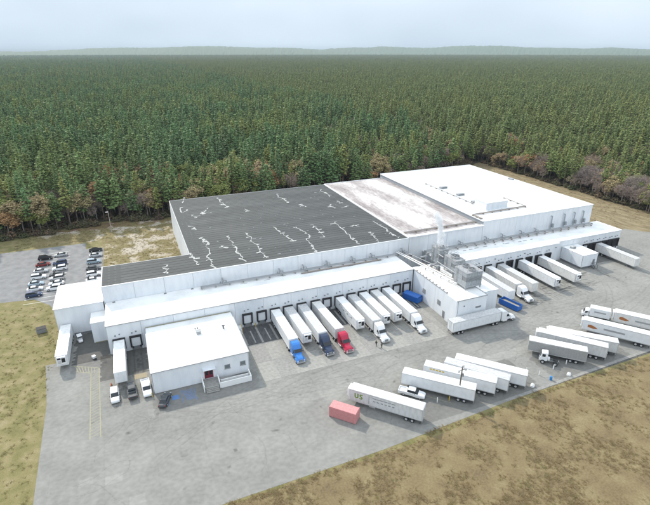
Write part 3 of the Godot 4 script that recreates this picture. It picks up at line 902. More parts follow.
func build_small_buildings() -> void:
	# white block at the west end
	var t := thing("white_block", "windowless white block building beside the staff parking lot", "building", Vector3(-96, 0, -20))
	var o := t.position
	var b := MB.new()
	b.box(Vector3(-96.15, 4.35, -20.8), Vector3(12.0, 8.7, 14.6))
	part("wall", b.mesh(), M.joint, t, -o)
	panels(t, V(-102.15, -13.5), V(-90.2, -13.5), V(0, 1), 0.0, 8.65, 12.0)
	panels(t, V(-102.15, -28.1), V(-102.15, -13.5), V(-1, 0), 0.0, 8.65, 7.3)
	panels(t, V(-102.1, -28.1), V(-90.2, -28.1), V(0, -1), 0.0, 8.65, 12.0)
	part("roof", flat([V(-102.3, -28.3), V(-90.05, -28.3), V(-90.05, -13.35), V(-102.3, -13.35)], 8.78), M.white_roof, t, -o)
	coping(t, [V(-90.1, -13.35), V(-102.3, -13.35), V(-102.3, -28.3), V(-90.1, -28.3)], 8.66, 0.24, 0.15)
	pbox("base_skirt", t, M.greydark, Vector3(-95.4, 0.3, -13.36) - o, Vector3(6.6, 0.6, 0.06))
	# vestibule
	t = thing("vestibule", "small pale grey vestibule box between white block and dock hall", "building", Vector3(-91.8, 0, -8))
	o = t.position
	pbox("wall", t, M.wall_b, Vector3(-91.65, 2.95, -10.2) - o, Vector3(3.9, 5.9, 6.0), 0.03)
	pbox("roof", t, M.white_roof, Vector3(-91.65, 5.98, -10.2) - o, Vector3(4.05, 0.16, 6.15), 0.03)
	pbox("base_skirt", t, M.yellow_pale, Vector3(-91.65, 0.12, -7.15) - o, Vector3(3.4, 0.24, 0.08))
	# office annex
	t = thing("office_annex", "single storey white office annex with dark red door and entrance ramp", "building", Vector3(-69.4, 0, 12))
	o = t.position
	b = MB.new()
	b.box(Vector3(-69.4, 2.85, 10.4), Vector3(21.8, 5.7, 20.0))
	part("wall", b.mesh(), M.joint, t, -o)
	panels(t, V(-80.3, 20.4), V(-58.5, 20.4), V(0, 1), 0.12, 5.66, 21.8)
	panels(t, V(-58.45, 0.4), V(-58.45, 20.35), V(1, 0), 0.12, 5.66, 20.0)
	panels(t, V(-80.35, 0.4), V(-80.35, 20.35), V(-1, 0), 0.12, 5.66, 20.0)
	part("roof", flat([V(-80.5, 0.35), V(-58.25, 0.35), V(-58.25, 20.6), V(-80.5, 20.6)], 5.82), M.white_roof, t, -o)
	coping(t, [V(-80.5, 0.4), V(-80.5, 20.6), V(-58.25, 20.6), V(-58.25, 0.4)], 5.68, 0.2, 0.15, M.galv)
	pbox("roof_seam", t, M.galv, Vector3(-69.4, 5.83, 11.6) - o, Vector3(21.0, 0.02, 0.08))
	pbox("gutter", t, M.yellow_pale, Vector3(-69.4, 5.93, 0.36) - o, Vector3(22.0, 0.18, 0.16))
	var vent := pbox("roof_vent", t, M.galv, Vector3(-68.1, 6.2, 8.1) - o, Vector3(1.1, 0.7, 1.1), 0.1)
	pbox("vent_cap", vent, M.greybox, Vector3(0, 0.42, 0), Vector3(1.3, 0.12, 1.3), 0.03)
	for k in 2:
		pbox("pipe_stub", t, M.greydark, Vector3(-68.6 + k * 0.6, 6.0, 5.6) - o, Vector3(0.3, 0.35, 0.3), 0.05)
	var vp := MB.new()
	vp.tube(Vector3(-61.8, 5.8, 8.1), Vector3(-61.8, 6.7, 8.1), 0.24, 0.24, 10)
	vp.tube(Vector3(-61.8, 6.7, 8.1), Vector3(-61.8, 6.9, 8.1), 0.42, 0.2, 10)
	part("roof_vent", vp.mesh(), M.greydark, t, -o)
	for x in [-63.6, -59.9]:
		var w := pbox("window", t, M.galv, Vector3(x, 3.0, 20.52) - o, Vector3(1.35, 1.1, 0.08), 0.02)
		pbox("pane", w, M.grey_glass, Vector3(0, 0, 0.04), Vector3(1.1, 0.86, 0.03))
		pbox("sill", w, M.concrete, Vector3(0, -0.6, 0.06), Vector3(1.5, 0.1, 0.18))
	pbox("wall_panel", t, M.wall, Vector3(-67.9, 3.6, 20.545) - o, Vector3(3.2, 1.4, 0.06), 0.01)
	var door := pbox("door", t, M.red_door, Vector3(-68.0, 2.15, 20.54) - o, Vector3(2.0, 2.3, 0.09), 0.02)
	tag(door, "dark red double entrance door", "")
	for s in [-1, 1]:
		pbox("pane", door, M.glass, Vector3(s * 0.48, 0.35, 0.05), Vector3(0.6, 1.2, 0.02))
	pbox("door_awning", t, M.wall_b, Vector3(-67.9, 3.75, 21.0) - o, Vector3(2.9, 0.14, 1.0), 0.03)
	# entrance landing and ramp with white parapet walls
	pbox("landing", t, M.concrete_b, Vector3(-67.9, 0.45, 22.2) - o, Vector3(3.4, 0.9, 3.1), 0.02)
	for k in 4:
		pbox("step", t, M.concrete, Vector3(-67.9, 0.78 - k * 0.2, 23.9 + k * 0.32) - o, Vector3(3.0, 0.2, 0.32), 0.01)
	pbox("parapet", t, M.white, Vector3(-69.7, 0.85, 22.4) - o, Vector3(0.22, 1.7, 3.8), 0.03)
	pbox("parapet", t, M.white, Vector3(-66.1, 0.85, 22.6) - o, Vector3(0.22, 1.7, 3.0), 0.03)
	pbox("parapet", t, M.white, Vector3(-62.4, 0.75, 24.0) - o, Vector3(7.4, 1.5, 0.22), 0.03)
	pbox("parapet", t, M.white, Vector3(-58.8, 0.7, 22.6) - o, Vector3(0.22, 1.4, 3.0), 0.03)
	pbox("parapet", t, M.white, Vector3(-62.4, 0.55, 22.4) - o, Vector3(6.6, 1.1, 0.18), 0.03)
	var rm := MB.new()
	rm.face([Vector3(-66.0, 0.9, 21.2), Vector3(-66.0, 0.9, 22.3), Vector3(-58.9, 0.15, 22.3), Vector3(-58.9, 0.15, 21.2)], Vector3.UP)
	rm.face([Vector3(-66.0, 0.08, 22.5), Vector3(-66.0, 0.08, 23.9), Vector3(-58.9, 0.15, 23.9), Vector3(-58.9, 0.15, 22.5)], Vector3.UP)
	part("ramp", rm.mesh(), M.concrete_b, t, -o)
	# side stair between annex and dock
	t = thing("dock_stair", "white steel dock stair with yellow rail at the annex corner", "stair", Vector3(-56.6, 0, 1.2))
	for k in 5:
		pbox("step", t, M.white, Vector3(0, 0.12 + k * 0.24, 2.2 - k * 0.3), Vector3(1.2, 0.1, 0.34))
	pbox("landing", t, M.white, Vector3(0, 1.22, 0.2), Vector3(1.3, 0.12, 1.3))
	for s in [-1, 1]:
		var rb := MB.new()
		rb.tube(Vector3(s * 0.62, 0.1, 2.4), Vector3(s * 0.62, 1.1, 2.4), 0.04, 0.04, 6)
		rb.tube(Vector3(s * 0.62, 1.1, 2.4), Vector3(s * 0.62, 2.3, 0.7), 0.04, 0.04, 6)
		rb.tube(Vector3(s * 0.62, 1.2, 0.7), Vector3(s * 0.62, 2.3, 0.7), 0.04, 0.04, 6)
		rb.tube(Vector3(s * 0.62, 2.3, 0.7), Vector3(s * 0.62, 2.3, -0.4), 0.04, 0.04, 6)
		part("rail", rb.mesh(), M.yellow, t)
	# boxed dock annex on the east dock hall
	t = thing("dock_annex", "boxy white dock annex standing out from the east dock hall", "building", Vector3(68.6, 0, 3.0))
	o = t.position
	b = MB.new()
	b.box(Vector3(68.6, 2.95, 3.0), Vector3(7.2, 4.5, 9.3))
	part("wall", b.mesh(), M.joint, t, -o)
	panels(t, V(65.0, -1.6), V(65.0, 7.6), V(-1, 0), 0.8, 5.1, 4.6)
	panels(t, V(65.0, 7.65), V(72.2, 7.65), V(0, 1), 0.8, 5.1, 3.6)
	panels(t, V(72.2, -1.6), V(72.2, 7.6), V(1, 0), 0.8, 5.1, 4.6)
	part("roof", flat([V(64.9, -1.6), V(72.35, -1.6), V(72.35, 7.8), V(64.9, 7.8)], 5.26), M.white_roof, t, -o)
	pbox("plinth", t, M.greydark, Vector3(68.6, 0.36, 3.0) - o, Vector3(6.6, 0.7, 8.6))
	var ac := pbox("roof_unit", t, M.galv, Vector3(67.4, 5.7, 1.0) - o, Vector3(1.6, 0.8, 1.4), 0.12)
	pbox("unit_grille", ac, M.greydark, Vector3(0, 0, 0.71), Vector3(1.2, 0.5, 0.03))
	pbox("door", t, M.greydark, Vector3(70.6, 2.1, 7.78) - o, Vector3(1.0, 2.1, 0.08), 0.02)
	for k in 4:
		pbox("step", t, M.greydark, Vector3(70.4 , 0.9 - k * 0.25, 8.2 + k * 0.32) - o, Vector3(1.5, 0.08, 0.34))
	for s in [-0.8, 0.8]:
		var rl := MB.new()
		rl.tube(Vector3(70.4 + s, 1.0, 7.9), Vector3(70.4 + s, 2.0, 7.9), 0.05, 0.05, 6)
		rl.tube(Vector3(70.4 + s, 2.0, 7.9), Vector3(70.4 + s, 1.0, 9.4), 0.05, 0.05, 6)
		rl.tube(Vector3(70.4 + s, 0.0, 9.4), Vector3(70.4 + s, 1.0, 9.4), 0.05, 0.05, 6)
		part("rail", rl.mesh(), M.black, t, -o)

# ================================================================ PLANT ON THE WING ROOF
func cooling_tower(label: String, at: Vector3, s: Vector3, fans: int) -> void:
	var t := thing("cooling_tower", label, "cooling tower", at, 0.0, "evaporative cooling towers on the wing roof")
	# steel legs, basin, casing panels, dark louvres, fans on top
	for sx in [-1, 1]:
		for sz in [-1, 1]:
			pbox("leg", t, M.galv, Vector3(sx * (s.x * 0.5 - 0.2), 0.35, sz * (s.z * 0.5 - 0.2)), Vector3(0.25, 0.7, 0.25))
	pbox("basin", t, M.greybox, Vector3(0, 1.0, 0), Vector3(s.x + 0.1, 0.6, s.z + 0.1), 0.05)
	pbox("casing", t, M.greydark, Vector3(0, (s.y + 1.3) * 0.5, 0), Vector3(s.x - 0.16, s.y - 1.3, s.z - 0.16))
	var rows := 3
	var hh := (s.y - 1.3) / rows
	for k in rows:
		var y := 1.3 + hh * (k + 0.5)
		var nz := maxi(2, roundi(s.z / 1.6))
		for i in nz:
			if k == 1 and i == nz - 1: continue
			for sx in [-1, 1]:
				pbox("casing_panel", t, M.greybox if (i + k) % 3 else M.galv, Vector3(sx * (s.x * 0.5 - 0.05), y, (i + 0.5 - nz * 0.5) * s.z / nz), Vector3(0.1, hh - 0.06, s.z / nz - 0.06), 0.015)
		var nx := maxi(2, roundi(s.x / 1.6))
		for i in nx:
			if k == 1: continue
			for sz in [-1, 1]:
				pbox("casing_panel", t, M.greybox, Vector3((i + 0.5 - nx * 0.5) * s.x / nx, y, sz * (s.z * 0.5 - 0.05)), Vector3(s.x / nx - 0.06, hh - 0.06, 0.1), 0.015)
	for k in 4:
		for sz in [-1, 1]:
			var sl := pbox("louvre_slat", t, M.galv, Vector3(0, 1.3 + hh + (k + 0.5) * hh / 4, sz * (s.z * 0.5 - 0.02)), Vector3(s.x - 0.3, 0.06, 0.2))
			sl.rotation.x = 0.5 * sz
	pbox("deck", t, M.galv, Vector3(0, s.y + 0.05, 0), Vector3(s.x + 0.14, 0.1, s.z + 0.14))
	for i in fans:
		var mb := MB.new()
		var r := minf(s.x, s.z / fans) * 0.4
		var c := Vector3(0, s.y + 0.1, (i + 0.5 - fans * 0.5) * s.z / fans)
		for q in 16:
			var a0 := TAU * q / 16; var a1 := TAU * (q + 1) / 16
			var p0 := Vector3(cos(a0), 0, sin(a0)); var p1 := Vector3(cos(a1), 0, sin(a1))
			mb.face([c + p0 * r, c + p1 * r, c + p1 * r * 1.04 + Vector3(0, .6, 0), c + p0 * r * 1.04 + Vector3(0, .6, 0)], p0)
			mb.face([c + p0 * r * .93, c + p1 * r * .93, c + p1 * r * .97 + Vector3(0, .6, 0), c + p0 * r * .97 + Vector3(0, .6, 0)], -p0)
			mb.face([c + p0 * r * 1.04 + Vector3(0, .6, 0), c + p1 * r * 1.04 + Vector3(0, .6, 0), c + p1 * r * .97 + Vector3(0, .6, 0), c + p0 * r * .97 + Vector3(0, .6, 0)], Vector3.UP)
		var shroud := part("fan_shroud", mb.mesh(), M.galv, t)
		var fb := MB.new()
		for q in 5:
			var a := TAU * q / 5
			fb.face([c + Vector3(0, .3, 0), c + Vector3(cos(a) * r * .9, .24, sin(a) * r * .9), c + Vector3(cos(a + .5) * r * .9, .4, sin(a + .5) * r * .9)], Vector3.UP)
		fb.tube(c + Vector3(0, .1, 0), c + Vector3(0, .45, 0), 0.2, 0.2, 8)
		part("fan", fb.mesh(), M.greydark, shroud)
	# ladder and hand rail
	var lb := MB.new()
	for q in [-0.22, 0.22]:
		lb.tube(Vector3(-s.x * 0.5 - 0.15, 0, q - s.z * 0.3), Vector3(-s.x * 0.5 - 0.15, s.y + 1.0, q - s.z * 0.3), 0.035, 0.035, 5)
	for q in int(s.y / 0.35):
		lb.tube(Vector3(-s.x * 0.5 - 0.15, 0.3 + q * 0.35, -0.22 - s.z * 0.3), Vector3(-s.x * 0.5 - 0.15, 0.3 + q * 0.35, 0.22 - s.z * 0.3), 0.025, 0.025, 5)
	part("ladder", lb.mesh(), M.steel, t)
	var hb := MB.new()
	var cs := [Vector3(-s.x, 0, -s.z) * .5, Vector3(s.x, 0, -s.z) * .5, Vector3(s.x, 0, s.z) * .5, Vector3(-s.x, 0, s.z) * .5]
	for q in 4:
		var p: Vector3 = cs[q] + Vector3(0, s.y + 0.1, 0)
		var w: Vector3 = cs[(q + 1) % 4] + Vector3(0, s.y + 0.1, 0)
		for y in [0.55, 1.1]:
			hb.tube(p + Vector3(0, y, 0), w + Vector3(0, y, 0), 0.03, 0.03, 5)
		for e in 3:
			var c := p.lerp(w, e / 3.0)
			hb.tube(c, c + Vector3(0, 1.1, 0), 0.03, 0.03, 5)
	part("hand_rail", hb.mesh(), M.steel, t)

func build_roof_plant() -> void:
	cooling_tower("tall grey cooling tower giving off steam beside the tall wall", Vector3(10.6, 7.7, -1.6), Vector3(3.4, 5.6, 4.4), 1)
	cooling_tower("grey cooling tower standing second from the tall wall", Vector3(10.4, 8.3, 6.4), Vector3(3.6, 4.8, 5.6), 1)
	cooling_tower("largest grey cooling tower with two fans near the wing end", Vector3(8.6, 8.3, 15.4), Vector3(5.6, 5.2, 5.6), 2)
	# white pipes across the wing roof
	var t := thing("roof_pipe_rack", "rack of white and brown pipes crossing the machine room roof", "pipe rack", Vector3(3.5, 8.3, 3))
	var o := t.position
	var runs := [[Vector3(0.8, 9.2, -12.2), Vector3(5.2, 9.2, 15.0), 0.17, M.white], [Vector3(1.6, 9.2, -12.2), Vector3(6.0, 9.2, 12.4), 0.17, M.white], [Vector3(2.4, 9.0, -12.2), Vector3(6.6, 9.0, 11.6), 0.13, M.brownpipe], [Vector3(3.0, 9.5, -12.0), Vector3(6.6, 9.5, 4.0), 0.12, M.galv]]
	for q in runs:
		var mb := MB.new()
		mb.tube(q[0], q[1], q[2], q[2], 8)
		part("pipe", mb.mesh(), q[3], t, -o)
	for k in 8:
		var f := k / 7.0
		var c := Vector3(1.9, 8.3, -11.0).lerp(Vector3(5.8, 8.3, 12.0), f)
		var mb := MB.new()
		mb.bar(c + Vector3(-1.3, 0.6, 0), c + Vector3(1.5, 0.6, 0), 0.14, 0.14)
		mb.bar(c + Vector3(-1.1, 0, 0), c + Vector3(-1.1, 0.6, 0), 0.12, 0.12)
		mb.bar(c + Vector3(1.3, 0, 0), c + Vector3(1.3, 0.6, 0), 0.12, 0.12)
		part("pipe_support", mb.mesh(), M.brownpipe, t, -o)
	var risers := [[Vector3(8.2, 8.3, 1.2), Vector3(8.2, 12.6, 1.2)], [Vector3(8.2, 12.5, 1.2), Vector3(8.2, 12.5, 3.6)], [Vector3(8.6, 8.3, 10.4), Vector3(8.6, 12.0, 10.4)], [Vector3(8.6, 11.9, 10.4), Vector3(8.6, 11.9, 12.6)], [Vector3(12.4, 8.3, 3.0), Vector3(12.4, 11.4, 3.0)], [Vector3(12.4, 11.3, 3.0), Vector3(12.4, 11.3, 8.0)], [Vector3(7.0, 8.3, 2.4), Vector3(7.0, 10.8, 2.4)], [Vector3(7.0, 10.7, 2.4), Vector3(7.0, 10.7, 12.0)], [Vector3(7.0, 8.3, 11.9), Vector3(7.0, 10.8, 11.9)], [Vector3(6.4, 8.3, -3.0), Vector3(6.4, 11.6, -3.0)], [Vector3(6.4, 11.5, -3.0), Vector3(9.0, 11.5, -3.0)]]
	for q in risers:
		var mb := MB.new()
		mb.tube(q[0], q[1], 0.15, 0.15, 8)
		part("pipe", mb.mesh(), M.galv, t, -o)
	for q in [[Vector3(7.6, 8.3, 10.6), 2.6], [Vector3(6.2, 8.3, 4.2), 1.6], [Vector3(12.8, 8.3, 10.6), 1.9]]:
		var pv := pbox("pump_skid", t, M.greydark, (q[0] as Vector3) + Vector3(0, (q[1] as float) * 0.5, 0) - o, Vector3(0.9, q[1], 1.1), 0.06)
		pbox("pump_motor", pv, M.greybox, Vector3(0, (q[1] as float) * 0.5 + 0.2, 0), Vector3(0.6, 0.4, 0.7), 0.08)
	for p in [Vector3(4.0, 8.3, -9.0), Vector3(7.4, 8.3, -5.5), Vector3(6.6, 8.3, 1.0), Vector3(13.5, 7.6, 2.0), Vector3(14.6, 7.6, -4.0)]:
		var rc := thing("receiver_vessel", "horizontal grey pressure vessel amid the wing roof pipework", "tank", p, rng.randf() * 0.2, "pressure vessels on the wing roof")
		var mb := MB.new()
		mb.tube(Vector3(-1.1, 0.75, 0), Vector3(1.1, 0.75, 0), 0.42, 0.42, 12)
		mb.tube(Vector3(1.1, 0.75, 0), Vector3(1.35, 0.75, 0), 0.42, 0.2, 12)
		mb.tube(Vector3(-1.35, 0.75, 0), Vector3(-1.1, 0.75, 0), 0.2, 0.42, 12)
		part("shell", mb.mesh(), M.galv, rc)
		for s in [-0.7, 0.7]:
			pbox("saddle", rc, M.greydark, Vector3(s, 0.2, 0), Vector3(0.18, 0.4, 0.8))
	# steam
	var st := thing("steam_plume", "white steam drifting up from the tall grey cooling tower", "steam", Vector3(10.6, 13.8, -1.6))
	st.set_meta("kind", "stuff")
	var vapour := StandardMaterial3D.new()
	vapour.albedo_color = Color(0.97, 0.975, 0.98, 0.24)
	vapour.transparency = BaseMaterial3D.TRANSPARENCY_ALPHA
	vapour.roughness = 1.0
	vapour.specular_mode = BaseMaterial3D.SPECULAR_DISABLED
	var sr := RandomNumberGenerator.new(); sr.seed = 55
	var wob := FastNoiseLite.new(); wob.seed = 56; wob.frequency = 0.9
	for k in 46:
		var f := pow(k / 45.0, 0.8)
		var c := Vector3(-0.2 - 2.4 * f * f + sr.randfn(0, 0.32 + 0.25 * f), 0.4 + f * 11.0, 0.3 * f + sr.randfn(0, 0.3))
		var rad := lerpf(0.95, 0.6, f) * sr.randf_range(0.6, 1.2)
		var pb := MB.new()
		var rows := 7
		var cols := 10
		var pt := func(a: int, b: int) -> Vector3:
			var th := PI * a / rows
			var ph := TAU * (b % cols) / cols
			var d := Vector3(sin(th) * cos(ph), cos(th) * 1.35, sin(th) * sin(ph))
			return c + d * rad * (1.0 + 0.55 * wob.get_noise_3dv(c * 1.3 + d * 1.6))
		for a in rows:
			for b in cols:
				var p0: Vector3 = pt.call(a, b); var p1: Vector3 = pt.call(a, b + 1)
				var p2: Vector3 = pt.call(a + 1, b + 1); var p3: Vector3 = pt.call(a + 1, b)
				if a > 0: pb.face([p0, p1, p2], (p0 + p1 + p2) / 3.0 - c)
				if a < rows - 1: pb.face([p0, p2, p3], (p0 + p2 + p3) / 3.0 - c)
		part("steam_puff", pb.mesh(), vapour, st).set_meta("kind", "stuff")

# ================================================================ FOREST
const EDGE := [[-900.0, -104.0], [-116.0, -104.0], [-90.0, -111.0], [-67.0, -107.0], [0.0, -114.0], [90.0, -127.0], [149.0, -150.0]]

func edge_z(x: float) -> float:
	for i in EDGE.size() - 1:
		if x < EDGE[i + 1][0]:
			return lerpf(EDGE[i][1], EDGE[i + 1][1], (x - EDGE[i][0]) / (EDGE[i + 1][0] - EDGE[i][0]))
	return -150.0

# metres inside the wood; negative in the clearing
func inside_wood(x: float, z: float) -> float:
	if x >= 149.0:
		if z < -150.0: return 200.0
		return x - 149.0
	return edge_z(x) - z

func tuft(b: MB, p: Vector3, d: Vector3, length: float, width: float, blades: int, r: RandomNumberGenerator) -> void:
	b.col = Color.WHITE   # one even leaf colour; each tree has its own tone
	for i in blades:
		var e := (d + Vector3(r.randfn(0, 0.7), r.randfn(0.1, 0.55), r.randfn(0, 0.7))).normalized()
		var s := e.cross(Vector3(r.randfn(), r.randfn(), r.randfn())).normalized() * width * 0.5
		b.tri(p - s, p + s, p + e * length * r.randf_range(0.7, 1.2))

# a small uneven leaf clump: a squashed, crumpled octahedron with a few loose sprays
func clump(b: MB, p: Vector3, wide: float, tall: float, r: RandomNumberGenerator, sprays := 2) -> void:
	b.col = Color.WHITE   # one even leaf colour; each tree has its own tone
	var ring := []
	var a0 := r.randf() * TAU
	for i in 5:
		var a := a0 + TAU * i / 5 + r.randfn(0, 0.25)
		ring.append(p + Vector3(cos(a) * wide * r.randf_range(0.55, 1.25), r.randfn(0, 0.22) * tall, sin(a) * wide * r.randf_range(0.55, 1.25)))
	var top := p + Vector3(r.randfn(0, 0.2) * wide, tall * r.randf_range(0.6, 1.3), r.randfn(0, 0.2) * wide)
	var low := p - Vector3(r.randfn(0, 0.2) * wide, tall * r.randf_range(0.4, 0.8), r.randfn(0, 0.2) * wide)
	for i in 5:
		var q: Vector3 = ring[i]; var w: Vector3 = ring[(i + 1) % 5]
		b.face([q, w, top], (q + w) * 0.5 + top - p * 2.0)
		b.face([q, w, low], (q + w) * 0.5 + low - p * 2.0)
	for i in sprays:
		var e := Vector3(r.randfn(0, 0.8), r.randfn(0.5, 0.5), r.randfn(0, 0.8)).normalized()
		var s := e.cross(Vector3(r.randfn(), r.randfn(), r.randfn())).normalized() * wide * 0.22
		b.tri(p - s, p + s, p + e * wide * 1.9)

func pine(sd: int, h: float, low: float, rad: float, sparse := 1.0, rnd := 0.55) -> Array:
	var r := RandomNumberGenerator.new(); r.seed = sd
	var tb := MB.new()
	var lean := Vector3(r.randfn(0, 0.25), 0, r.randfn(0, 0.25))
	tb.tube(Vector3.ZERO, Vector3(lean.x * 0.5, h * 0.5, lean.z * 0.5), 0.26, 0.18, 6, false)
	tb.tube(Vector3(lean.x * 0.5, h * 0.5, lean.z * 0.5), Vector3(lean.x, h * 0.98, lean.z), 0.18, 0.03, 5, false)
	var cb := MB.new(); cb.use_col = true
	var n := int(46 * sparse)
	for i in n:
		var t := (i + r.randf()) / n
		var y := lerpf(h * low, h * 0.97, t)
		var prof := pow(1.0 - t, rnd) * (0.6 + 0.4 * minf(1.0, t * 4.0 + 0.2))
		var length := rad * prof * r.randf_range(0.6, 1.25) + 0.12
		var a := i * 2.399 + r.randfn(0, 0.35)
		var dir := Vector3(cos(a), lerpf(0.0, 0.6, t) + r.randfn(0, 0.12), sin(a)).normalized()
		var o := Vector3(lean.x * y / h, y, lean.z * y / h)
		if length > 1.0:
			tb.tube(o, o + dir * length * 0.85, 0.05, 0.015, 3, false)
		var k := maxi(1, int(length * 1.5))
		for j in k:
			var f := lerpf(0.45, 1.0, (j + r.randf()) / k)
			var p := o + dir * length * f + Vector3(r.randfn(0, 0.15), r.randfn(0, 0.12), r.randfn(0, 0.15))
			clump(cb, p, r.randf_range(0.48, 0.85), r.randf_range(0.3, 0.55), r)
	clump(cb, Vector3(lean.x, h * 0.97, lean.z), 0.28, 0.7, r)
	return [tb, cb]

func broadleaf(sd: int, h: float, rad: float, leafy: float) -> Array:
	var r := RandomNumberGenerator.new(); r.seed = sd
	var tb := MB.new()
	var cb := MB.new(); cb.use_col = true
	tb.tube(Vector3.ZERO, Vector3(0, h * 0.35, 0), 0.26, 0.2, 6, false)
	var stack := [[Vector3(0, h * 0.33, 0), Vector3(0.05, 1, 0.02), h * 0.3, 0.18, 0]]
	for k in 3:
		var a := k * 2.1 + r.randf()
		stack.append([Vector3(0, h * (0.28 + 0.06 * k), 0), Vector3(cos(a) * 0.8, 0.9, sin(a) * 0.8).normalized(), h * 0.27, 0.13, 0])
	while stack.size() > 0:
		var s: Array = stack.pop_back()
		var p: Vector3 = s[0]; var d: Vector3 = s[1]; var ln: float = s[2]; var w: float = s[3]; var lv: int = s[4]
		d = (d + Vector3(r.randfn(0, 0.12), r.randfn(0.03, 0.08), r.randfn(0, 0.12))).normalized()
		var q := p + d * ln
		tb.tube(p, q, w, w * 0.55, 4 if lv < 2 else 3, false)
		if lv >= 2:
			if leafy < 0.0 and lv >= 3:
				for i in 2:
					tuft(cb, p.lerp(q, r.randf_range(0.2, 1.0)), d, 1.0, 0.055, 4, r)
			var n := int((2 if lv == 2 else (3 if lv == 3 else 2)) * leafy + r.randf())
			for i in n:
				var c := p.lerp(q, r.randf_range(0.2, 1.15)) + Vector3(r.randfn(0, 0.45), r.randfn(0, 0.35), r.randfn(0, 0.45)) * rad / 3.5
				clump(cb, c, r.randf_range(0.3, 0.5), r.randf_range(0.2, 0.34), r, 3)
		if lv < 4:
			var kids := 4 if lv < 2 else 3
			for i in kids:
				var a := TAU * (i + r.randf()) / kids
				var u := d.cross(Vector3(0.3, 0.2, 1)).normalized()
				var v := d.cross(u)
				var e := (d * 0.75 + (u * cos(a) + v * sin(a)) * r.randf_range(0.5, 0.95)).normalized()
				stack.append([p.lerp(q, r.randf_range(0.55, 1.0)), e, ln * r.randf_range(0.5, 0.68), w * 0.52, lv + 1])
	return [tb, cb]

func shrub(sd: int) -> MB:
	var r := RandomNumberGenerator.new(); r.seed = sd
	var cb := MB.new(); cb.use_col = true
	for i in 60:
		var a := r.randf() * TAU
		var q := sqrt(r.randf())
		var p := Vector3(cos(a) * q * 1.3, r.randf() * 1.7 * (1.1 - q * 0.6), sin(a) * q * 1.3)
		clump(cb, p, 0.3, 0.24, r, 3)
	return cb

func leaf_mat(c: Color) -> StandardMaterial3D:
	var m := mat(c.r, c.g, c.b, 0.75)
	m.vertex_color_use_as_albedo = true
	m.backlight_enabled = true
	m.backlight = Color(0.16, 0.18, 0.1)
	return m

